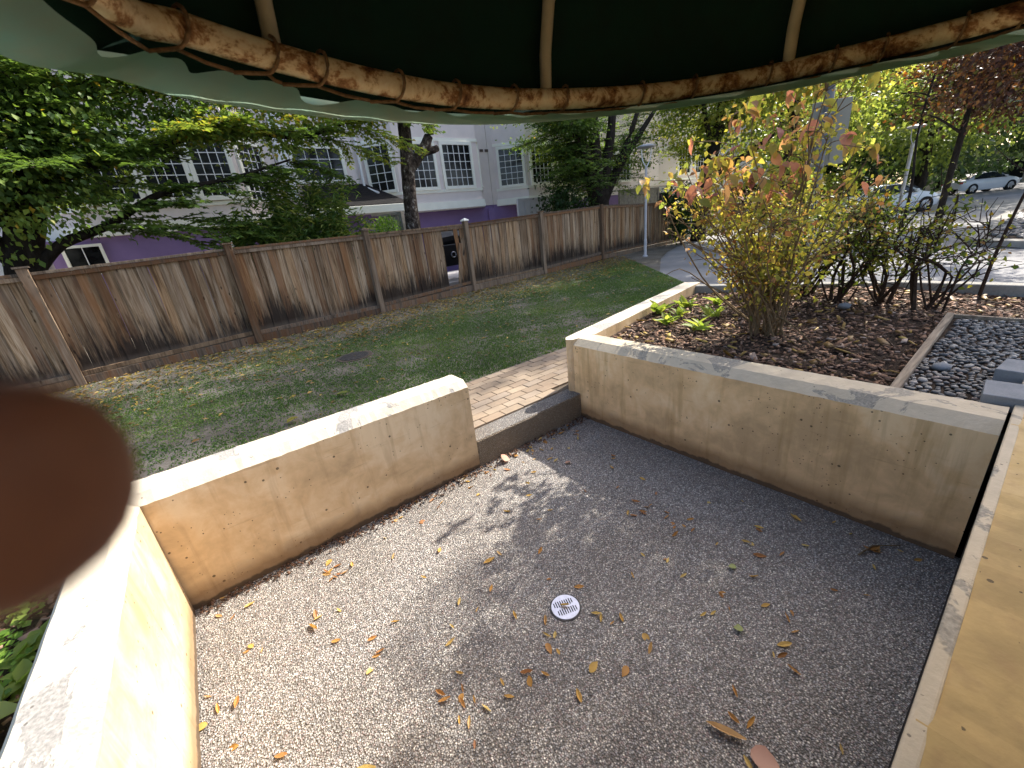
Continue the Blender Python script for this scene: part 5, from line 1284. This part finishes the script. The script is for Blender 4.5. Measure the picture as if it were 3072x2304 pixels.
sg = thing("road_sign", "grey back of a road sign bracketed to a round post behind the shrub", "sign", (7.52, 2.41, .2))
MB().lathe((7.52, 2.41, .1), [(.05, 0), (.05, 2.93), (.045, 2.96)], 14).build("post", M_signpost, sg, smooth=False)
ax = np.array([0.46, -0.888]); nx_ = np.array([.888, .46])
m = MB(); m.obox((7.52 + ax[0] * .05 + nx_[0] * .075, 2.41 + ax[1] * .05 + nx_[1] * .075), ax, nx_, .225, .006, 2.10, 2.90); m.build("sign_panel", M_signback, sg, bevel=.003)
m = MB(); m.obox((7.52 + ax[0] * .12 + nx_[0] * .062, 2.41 + ax[1] * .12 + nx_[1] * .062), ax, nx_, .012, .006, 2.15, 2.85); m.build("stiffener", M_signback, sg)
for z in (2.72, 2.30): m = MB(); m.obox((7.52 + nx_[0] * .02, 2.41 + nx_[1] * .02), ax, nx_, .085, .062, z, z + .035); m.build("bracket", M_signpost, sg, bevel=.004)

def car(label, c, yaw, paint):
    t = thing("parked_car", label, "car", (c[0], c[1], .21), "white cars parked along the road", yaw)
    B = Matrix.Translation((c[0], c[1], .21)) @ Matrix.Rotation(yaw, 4, 'Z'); WORLD[t.name] = B
    def fin(m, name, mat, parent=t, **k):
        m.v = [tuple(B @ Vector(p)) for p in m.v]; return m.build(name, mat, parent, **k)
    # lofted shell: stations along x (length), half width, z of sill, belt
    st = [(-2.28, .62, .42, .80, .80), (-2.18, .78, .30, .92, .92), (-1.75, .86, .22, .98, 1.02), (-1.2, .89, .20, .97, 1.28), (-.6, .90, .20, .95, 1.42), (0.1, .90, .20, .93, 1.44), (.65, .90, .20, .92, 1.30), (1.15, .89, .20, .92, .98), (1.75, .86, .22, .84, .86), (2.15, .76, .28, .70, .72), (2.30, .58, .40, .60, .60)]
    v = []; 
    for x, w, zs, zb, zr in st:
        tw = w * (.72 if zr > zb + .08 else .92)
        v += [(x, -w * .9, zs), (x, -w, zs + .18), (x, -w, zb - .12), (x, -w * .95, zb), (x, -tw, zr - .03 if zr > zb + .08 else zr), (x, 0, zr + .02), (x, tw, zr - .03 if zr > zb + .08 else zr), (x, w * .95, zb), (x, w, zb - .12), (x, w, zs + .18), (x, w * .9, zs)]
    k = 11; n = len(st); f = [(i * k + j, (i + 1) * k + j, (i + 1) * k + j + 1, i * k + j + 1) for i in range(n - 1) for j in range(k - 1)]
    f += [tuple(range(k)), tuple(range((n - 1) * k, n * k))[::-1]]
    m = MB(); m.add(v, f); fin(m, "body", paint, smooth=True)
    for s in (-1, 1):
        m = MB(); q = [(-1.45, .885 * s, .99), (.95, .885 * s, .955), (.45, .70 * s, 1.30), (.05, .665 * s, 1.385), (-.65, .665 * s, 1.365), (-1.1, .70 * s, 1.24)]
        m.add([(a, b * 1.0 + .012 * s, c_) for a, b, c_ in q] + [(a, b - .03 * s, c_) for a, b, c_ in q], [tuple(range(6)) if s < 0 else tuple(range(6))[::-1]] + [(i, (i + 1) % 6, 6 + (i + 1) % 6, 6 + i) for i in range(6)]); fin(m, "side_window", M_carglass)
        m = MB(); m.box(-.32, -.26, .70 * s - .02, .90 * s + .02, .98, 1.36); 
    m = MB(); m.add([(.72, -.68, 1.27), (.72, .68, 1.27), (1.16, .80, 1.0), (1.16, -.80, 1.0), (.72, -.68, 1.31), (.72, .68, 1.31), (1.18, .80, 1.03), (1.18, -.80, 1.03)], [(3, 2, 1, 0), (4, 7, 6, 5)][::-1] + [(0, 1, 5, 4), (1, 2, 6, 5), (2, 3, 7, 6), (3, 0, 4, 7)]); fin(m, "windscreen", M_carglass)
    m = MB(); m.add([(-1.22, -.62, 1.28), (-1.22, .62, 1.28), (-1.72, .74, 1.03), (-1.72, -.74, 1.03), (-1.24, -.62, 1.32), (-1.24, .62, 1.32), (-1.75, .74, 1.06), (-1.75, -.74, 1.06)], [(0, 1, 2, 3), (4, 5, 6, 7), (0, 1, 5, 4), (1, 2, 6, 5), (2, 3, 7, 6), (3, 0, 4, 7)]); fin(m, "rear_window", M_carglass)
    for x in (-1.38, 1.40):
        for s in (-1, 1):
            m = MB(); y0, y1 = (.68 * s, .915 * s)
            ring = lambda r, y: [(x + r * math.cos(a), y, .33 + r * math.sin(a)) for a in np.linspace(0, 2 * math.pi, 25)[:-1]]
            vv = ring(.36, y0) + ring(.36, y1) + ring(.235, y1) + ring(.22, y0)
            m.add(vv, [(q * 24 + j, q * 24 + (j + 1) % 24, ((q + 1) % 4) * 24 + (j + 1) % 24, ((q + 1) % 4) * 24 + j) for q in range(4) for j in range(24)])
            ty = fin(m, "wheel", M_tyre)
            m = MB()
            for j in range(5):
                a = 2 * math.pi * j / 5; d_ = (math.cos(a), math.sin(a)); p_ = (-d_[1], d_[0])
                m.add([(x + d_[0] * r + p_[0] * ww, yy, .33 + d_[1] * r + p_[1] * ww) for yy in (.87 * s, .91 * s) for r, ww in ((.0, -.045), (.24, -.03), (.24, .03), (.0, .045))], [(0, 1, 2, 3), (7, 6, 5, 4), (0, 1, 5, 4), (2, 3, 7, 6), (1, 2, 6, 5)])
            fin(m, "rim", M_alloy, ty)
    for s in (-1, 1):
        m = MB(); m.box(1.98, 2.24, min(.52 * s, .76 * s), max(.52 * s, .76 * s), .62, .74); fin(m, "headlight", M_lamp_clear)
        m = MB(); m.box(-2.26, -2.05, min(.52 * s, .79 * s), max(.52 * s, .79 * s), .74, .90); fin(m, "tail_light", M_lamp_red)
        m = MB(); m.box(.72, .86, min(.90 * s, 1.02 * s), max(.90 * s, 1.02 * s), .98, 1.09); fin(m, "wing_mirror", paint, bevel=.02)
    return t
YAW = math.atan2(-.617, .787)
car("white sedan parked beside the road behind the planter shrubs", (29.0, 6.3), YAW, M_carwhite)
car("white car parked farther away in front of the dark hedge", (50.5, 5.2), YAW, M_carwhite)

bld = thing("beige_building", "beige low building with a dark carport opening beyond the far white car", "building", (78, 4, .2))
MB().box(72, 84, -14, 12, .1, 3.6).build("wall", plain("beige_stucco", (.46, .38, .28), .9), bld)
MB().box(71.6, 84.4, -14.4, 12.4, 3.6, 4.0).build("roof", M_offwhite, bld)
MB().box(71.9, 71.98, 4.5, 9.5, .3, 2.6).build("carport_opening", M_black, bld)

# ==================================================================== PATIO DETAILS
dr = thing("floor_drain", "round metal floor drain with slots set in the pebble floor", "drain", (0.977, 1.125, 0))
DC = (0.977, 1.125)
bars = MB(); Rd = .072
pl_ = MB().lathe((DC[0], DC[1], 0.0), [(Rd + .006, 0), (Rd + .006, .0035), (Rd - .001, .0045), (Rd - .001, .002)], 40)
pl_.build("rim", M_iron, dr)
# slotted plate: a disc with dark slots recessed
disc = MB().lathe((DC[0], DC[1], .001), [(Rd - .002, 0), (Rd - .002, .006), (0.0005, .006)], 48); disc.build("grate", M_chrome, dr)
an = R(68); u = (math.cos(an), math.sin(an)); v_ = (-u[1], u[0])
for row in (-1, 1):
    for i in range(9):
        q = (i - 4) * .0115 + (0.004 if row > 0 else -.002); half = .0165 if abs(i - 4) < 4 else .0125
        cc = (DC[0] + u[0] * row * .0235 + v_[0] * q, DC[1] + u[1] * row * .0235 + v_[1] * q)
        MB().obox(cc, u, v_, half, .0026, .0066, .0074).build("slot", M_black, dr)

# fallen dry leaves on the patio, each one its own
def curled_me(seed, mat):
    rg = np.random.default_rng(seed); n = 5; v = []; f = []
    cv = rg.uniform(.15, .5); cl = rg.uniform(.4, 1.0)
    for i in range(n + 1):
        s = i / n; w_ = .20 * math.sin(math.pi * min(1, s * .9 + .07)) + .01
        z = cv * (s - .5) ** 2 * 1.2
        v += [(s - .5, w_ * (1 - .3 * cl), z + w_ * cl), (s - .5, 0, z), (s - .5, -w_ * (1 - .3 * cl), z + w_ * cl * rg.uniform(.3, 1))]
    for i in range(n): a = i * 3; f += [(a, a + 1, a + 4, a + 3), (a + 1, a + 2, a + 5, a + 4)]
    me = bpy.data.meshes.new("fallen_leaf"); me.from_pydata(v, [], f); me.materials.append(mat); return me
curls = [curled_me(s, M_dry) for s in range(8)]; flats = [big_leaf_mesh(610 + s, M_dry, "fallen_leaf", .30, .15, s == 1) for s in range(3)]
rng = np.random.default_rng(111)
spots = []
for (cx0, cy0, n, sd_) in ((0.16, 2.22, 9, .05), (0.05, 1.95, 3, .04), (-.30, 1.98, 3, .03), (1.05, .92, 3, .06), (1.85, 1.30, 5, .05), (1.92, 1.05, 5, .05), (2.2, 1.85, 2, .04), (1.55, .62, 4, .05), (1.45, .33, 3, .05), (.42, 1.12, 5, .08), (.33, .98, 4, .06), (2.40, .35, 4, .07), (.55, 2.42, 4, .05), (.15, 1.55, 3, .05), (1.30, 2.44, 6, .07), (2.3, 2.40, 7, .07), (1.75, 2.43, 8, .10), (2.0, 2.45, 8, .10), (1.0, 2.46, 6, .12), (.75, 1.05, 3, .08), (2.05, .75, 5, .10), (1.7, .85, 4, .10), (-.48, 1.75, 3, .03), (-.40, 2.36, 3, .05)):
    for _ in range(n): spots.append((cx0 + rng.normal(0, sd_), min(2.49, cy0 + rng.normal(0, sd_))))
for _ in range(115): spots.append((rng.uniform(-.5, 2.5), rng.uniform(.02, 2.45)))
def leaf_place(x, y):
    if y > 2.28 and x < 1.35: return "dry curled leaf lying along the foot of the low wall"
    if y > 2.22: return "dry curled leaf gathered along the foot of the gate step"
    if (x - DC[0]) ** 2 + (y - DC[1]) ** 2 < .11: return "dry curled leaf lying close to the round floor drain"
    if x > 2.05: return "dry curled leaf on the shaded pebbles along the planter foot"
    if x < -.12: return "dry curled leaf on the sunlit pebbles beside the cream wall"
    if y < .75: return "dry curled leaf on the pebbles near the ochre parapet"
    if x < .62: return "dry curled leaf on the open sunlit pebbles of the patio"
    return "dry curled leaf on the dappled pebbles between drain and planter"
for i, (x, y) in enumerate(spots):
    if (x - DC[0]) ** 2 + (y - DC[1]) ** 2 < .012: continue
    x = min(2.55, max(-.50, x)); s = rng.uniform(.027, .056) * (1.45 if rng.random() < .12 else 1)
    o = bpy.data.objects.new("fallen_leaf", curls[i % 8] if rng.random() < .8 else flats[i % 3]); COL.objects.link(o)
    o.location = (x, y, .004); o.rotation_euler = (rng.normal(0, .3), rng.normal(0, .15), rng.uniform(0, 6.28)); o.scale = (s, s * rng.uniform(.7, 1.25), s)
    tag(o, leaf_place(x, y), "leaf", leaf_place(x, y).replace("leaf", "leaves"))
o = bpy.data.objects.new("fallen_leaf", curls[1]); COL.objects.link(o); o.location = (DC[0], DC[1] + .005, .011); o.rotation_euler = (.1, .05, 2.4); o.scale = (.05,) * 3; tag(o, "curled brown leaf resting on top of the floor drain", "leaf")
bl_ = big_leaf_mesh(505, M_pink, "fallen_leaf", .48, .08, True); o = bpy.data.objects.new("fallen_leaf", bl_); COL.objects.link(o); o.location = (1.03, .275, .012); o.rotation_euler = (0, -.05, -1.2); o.scale = (.085,) * 3; tag(o, "big pale pink leaf on the pebble floor near the parapet", "leaf")
o = bpy.data.objects.new("fallen_leaf", curled_me(506, M_dry)); COL.objects.link(o); o.location = (1.03, .36, .008); o.rotation_euler = (.2, 0, 1.95); o.scale = (.13, .1, .1); tag(o, "long brown curled leaf touching the big pink leaf", "leaf")
for (x, y, lab) in ((1.79, .68, "small pale green maple leaf on the shaded pebble floor"), (1.47, .50, "small grey-green leaf nearer the parapet on the pebble floor")):
    o = bpy.data.objects.new("fallen_leaf", big_leaf_mesh(int(x * 100), M_greenleaf, "fallen_leaf", .5, .1, True)); COL.objects.link(o); o.location = (x, y, .012); o.rotation_euler = (.05, -.1, 2.2); o.scale = (.038,) * 3; tag(o, lab, "leaf")
o = bpy.data.objects.new("fallen_leaf", bl_); COL.objects.link(o); o.location = (1.56, 2.40, .03); o.rotation_euler = (.6, -.1, .8); o.scale = (.09,) * 3; tag(o, "pink leaf heaped against the foot of the pebble step", "leaf")
o = bpy.data.objects.new("fallen_leaf", big_leaf_mesh(777, M_pink, "fallen_leaf", .4, .1)); COL.objects.link(o); o.location = (1.93, 2.02, .012); o.rotation_euler = (.2, -.1, 2.8); o.scale = (.05,) * 3; tag(o, "single small mauve leaf on the dark floor near the planter", "leaf")
# a twig
tag(MB().tube([(2.30, .30, .012), (2.42, .27, .014), (2.52, .18, .01)], [.005, .004, .003], 5).build("twig", M_twig), "thin bent twig lying by the planter foot at the parapet end", "twig")
# dirt collected along the wall foot
tag(chips("wall_foot_debris", 900, (-.5, 2.58), (2.40, 2.505), lambda x, y: np.full_like(x, .001), M_chip, (.008, .022), lambda x, y: rng.random(len(x)) < np.clip((y - 2.38) / .1, 0, 1), tint=lambda n: rng.random(n) * .5), "dark crumbs of debris along the foot of the low wall", "debris")

# ==================================================================== AWNING
aw = thing("awning", "dark green domed canvas awning on a rusty hooped pipe over the doorway", "awning", (0.76, -0.3, 0))
PX = [(230, (0.03, 0.90)), (400, (0.12, 0.96)), (600, (0.27, 1.03)), (800, (0.50, 1.105)), (1000, (0.76, 1.14)), (1180, (1.05, 1.10)), (1400, (1.37, 0.96)), (1600, (1.585, 0.765)), (1800, (1.70, 0.55)), (2000, (1.772, .37)), (2212, (1.81, 0.19))]
kk = [1.12, 1.10, 1.05, .98, .94, .93, .94, .96, .98, 1.0, 1.0]
ring = [(p[1][0] * k, p[1][1] * k, 1.8 + .35 * k) for p, k in zip(PX, kk)]
ring = [(-.16, -.6, 2.24), (-.15, .1, 2.23), (-.11, .62, 2.21)] + ring + [(1.83, -.1, 2.15), (1.83, -.6, 2.15)]
RP = bez(ring, 120)
MB().tube(RP, .0258, 16).build("hoop_pipe", M_pipe, aw, smooth=True)
apex = np.array([.80, -.35, 3.05]); NS = 14
dome = MB(); v = []
out = np.array([[p[0] - .80, p[1] + .10, 0] for p in RP]); out = unit(out)
for i, p in enumerate(RP):
    o_ = p + out[i] * .034
    for j in range(NS):
        s = j / (NS - 1) * math.pi / 2
        h = o_ + (apex - o_) * (1 - math.cos(s)) ; z = o_[2] + (apex[2] - o_[2]) * math.sin(s)
        v.append((h[0], h[1], z))
dome.add(v, [(i * NS + j, (i + 1) * NS + j, (i + 1) * NS + j + 1, i * NS + j + 1) for i in range(len(RP) - 1) for j in range(NS - 1)])
dome.build("canopy", M_canopy, aw, smooth=True)
# ribs
def ring_at(px):
    for i in range(len(PX) - 1):
        if PX[i][0] <= px <= PX[i + 1][0]:
            t_ = (px - PX[i][0]) / (PX[i + 1][0] - PX[i][0]); return np.array(ring[3 + i]) * (1 - t_) + np.array(ring[4 + i]) * t_
for px in (598, 1181, 1706):
    p = ring_at(px); o_ = unit(np.array([p[0] - .80, p[1] + .10, 0])); q = []
    b0_ = p + o_ * .008
    for s in np.linspace(0, math.pi / 2 * .98, 14):
        h = b0_ + (apex - b0_) * (1 - math.cos(s)); q.append((h[0], h[1], b0_[2] + (apex[2] - .03 - b0_[2]) * math.sin(s)))
    MB().tube(q, .0165, 12).build("rib", M_rib, aw, smooth=True)
# hem: outer skirt and the laced inner flap
HP = [(0, (-.08, .73)), (230, (0.0, .77)), (430, (.09, .84)), (740, (.32, .90)), (1000, (.59, .90)), (1200, (.81, .83)), (1450, (1.05, .67)), (1700, (1.22, .48)), (1900, (1.30, .33)), (2100, (1.38, .20)), (2212, (1.385, .14))]
hk = [1.40, 1.36, 1.32, 1.25, 1.21, 1.20, 1.22, 1.24, 1.26, 1.28, 1.28]
hem = [(p[1][0] * k, p[1][1] * k, 1.8 + .22 * k) for p, k in zip(HP, hk)]
hem = [(-.24, -.6, 2.12), (-.22, .3, 2.11), (-.17, .75, 2.11)] + hem + [(1.86, -.1, 2.08), (1.87, -.6, 2.08)]
HB = bez(hem, 240); RH = bez(ring, 240); SK = []
outh = unit(np.array([[p[0] - .80, p[1] + .10, 0] for p in RH]))
rg = np.random.default_rng(121)
lace = [12, 27, 41, 58, 74, 82, 95, 106, 117, 126, 138, 147, 160, 171, 180, 194, 203, 217, 228]
sk = MB(); v = []
for i in range(240):
    top = RH[i] + outh[i] * .036; bot = HB[i]
    for j in range(5):
        s = j / 4; q = top * (1 - s) + bot * s + outh[i] * .012 * math.sin(math.pi * s); v.append(q)
sk.add(v, [(i * 5 + j, (i + 1) * 5 + j, (i + 1) * 5 + j + 1, i * 5 + j + 1) for i in range(239) for j in range(4)])
sk.s = [0 if (k_ % 4) < 2 else 1 for k_ in range(len(sk.f))]
sk.build("valance", [M_canopy, M_hem], aw, smooth=True)
# flap turns up from the hem towards the pipe; pulled up at each lacing point, sagging between
def flap_edge(i):
    d_ = min(1.0, min(abs(i - l) for l in lace) / 6.0); d_ = .5 - .5 * math.cos(math.pi * d_)
    x = (i / 240)
    reach = .84 - .40 * d_ * (0.6 + .4 * math.sin(i * .37))
    left = max(0, (70 - i) / 70)
    reach = reach * (1 - .20 * left)
    return reach
fp = MB(); v = []; NF = 7
low = np.array([RH[i] - np.array([0, 0, .030]) + outh[i] * .006 for i in range(240)])
for i in range(240):
    e = flap_edge(i)
    for j in range(NF):
        s = j / (NF - 1) * e; q = HB[i] * (1 - s) + low[i] * s - np.array([0, 0, .010]) * math.sin(math.pi * min(1, s)) * .6 - outh[i] * .016 * math.sin(math.pi * s)
        v.append(q + np.array([0, 0, 1.0]) * .002 * math.sin(i * .9 + j) * (j > 0))
fp.add(v, [(i * NF + j, i * NF + j + 1, (i + 1) * NF + j + 1, (i + 1) * NF + j) for i in range(239) for j in range(NF - 1)])
fp.build("hem_flap", M_hem, aw, smooth=True)
rp = MB()
for a_, l in enumerate(lace):
    e = flap_edge(l); eye = HB[l] * (1 - e * .93) + low[l] * e * .93 - outh[l] * .012
    pts_ = []
    j2 = min(239, l + 4); t_ = unit(RH[min(239, j2 + 1)] - RH[j2 - 1])
    up_ = np.array([0, 0, 1.0])
    for s in np.linspace(-.55 * math.pi, .95 * math.pi, 12):
        c_ = RH[j2] + t_ * (s / math.pi) * .016; pts_.append(c_ + (-outh[j2] * math.cos(s) + up_ * math.sin(s)) * .0325)
    rp.tube([eye - np.array([0, 0, .002])] + pts_, .0036, 6)
    if a_ + 1 < len(lace):
        l2 = lace[a_ + 1]; e2 = flap_edge(l2); eye2 = HB[l2] * (1 - e2 * .93) + low[l2] * e2 * .93 - outh[l2] * .012
        st0 = pts_[0]; rp.tube([st0, (st0 + eye2) / 2 - np.array([0, 0, .004]), eye2], .0034, 6)
rp.build("lacing_rope", M_rope, aw, smooth=True)
MB().box(-.2, 1.9, -.78, -.62, .75, 3.3).build("wall_plate", M_near, aw)

# ==================================================================== HAND OVER THE LENS
hand = thing("person", "out-of-focus dark reddish fingertip of a person covering part of the view", "person", (-.15, .1, 1.8))
def cv_(r, u_, f_): return Vector((0, 0, 1.8)) + CR * r + CU * u_ + CF * f_
hv = []; he = []; hr_ = []
def vtx(p, r): hv.append(tuple(p)); hr_.append(r); return len(hv) - 1
def chain(root, pts):
    a = root
    for p, r in pts:
        b_ = vtx(cv_(*p), r); he.append((a, b_)); a = b_
palm = vtx(cv_(-.150, -.045, -.035), .030)
wrist = vtx(cv_(-.215, -.085, -.075), .026); he.append((palm, wrist))
fore = vtx(cv_(-.33, -.16, -.14), .034); he.append((wrist, fore))
chain(palm, [((-.120, -.020, -.004), .0125), ((-.092, -.0125, .030), .0118), ((-.068, -.0115, .0395), .0125), ((-.0500, -.0112, .0400), .0132), ((-.0420, -.0112, .0405), .0110)])
chain(palm, [((-.126, -.042, .000), .0112), ((-.100, -.038, .026), .0098), ((-.082, -.038, .012), .0088), ((-.078, -.038, -.006), .0078)])
chain(palm, [((-.132, -.062, -.002), .0105), ((-.108, -.062, .022), .0092), ((-.092, -.062, .010), .0084), ((-.088, -.062, -.006), .0074)])
chain(palm, [((-.142, -.082, -.010), .0095), ((-.122, -.084, .010), .0082), ((-.108, -.085, .002), .0074), ((-.104, -.085, -.008), .0066)])
chain(palm, [((-.140, -.010, -.045), .0125), ((-.120, .020, -.038), .0110), ((-.100, .036, -.026), .0095)])
hm = bpy.data.meshes.new("hand"); hm.from_pydata(hv, he, []); hm.materials.append(M_skin)
ho = bpy.data.objects.new("hand", hm); COL.objects.link(ho); put(ho, hand)
sk_ = ho.modifiers.new("skin", 'SKIN'); sk_.use_smooth_shade = True
for d_, r in zip(hm.skin_vertices[0].data, hr_): d_.radius = (r, r)
hm.skin_vertices[0].data[0].use_root = True
ss = ho.modifiers.new("sub", 'SUBSURF'); ss.levels = 2; ss.render_levels = 2
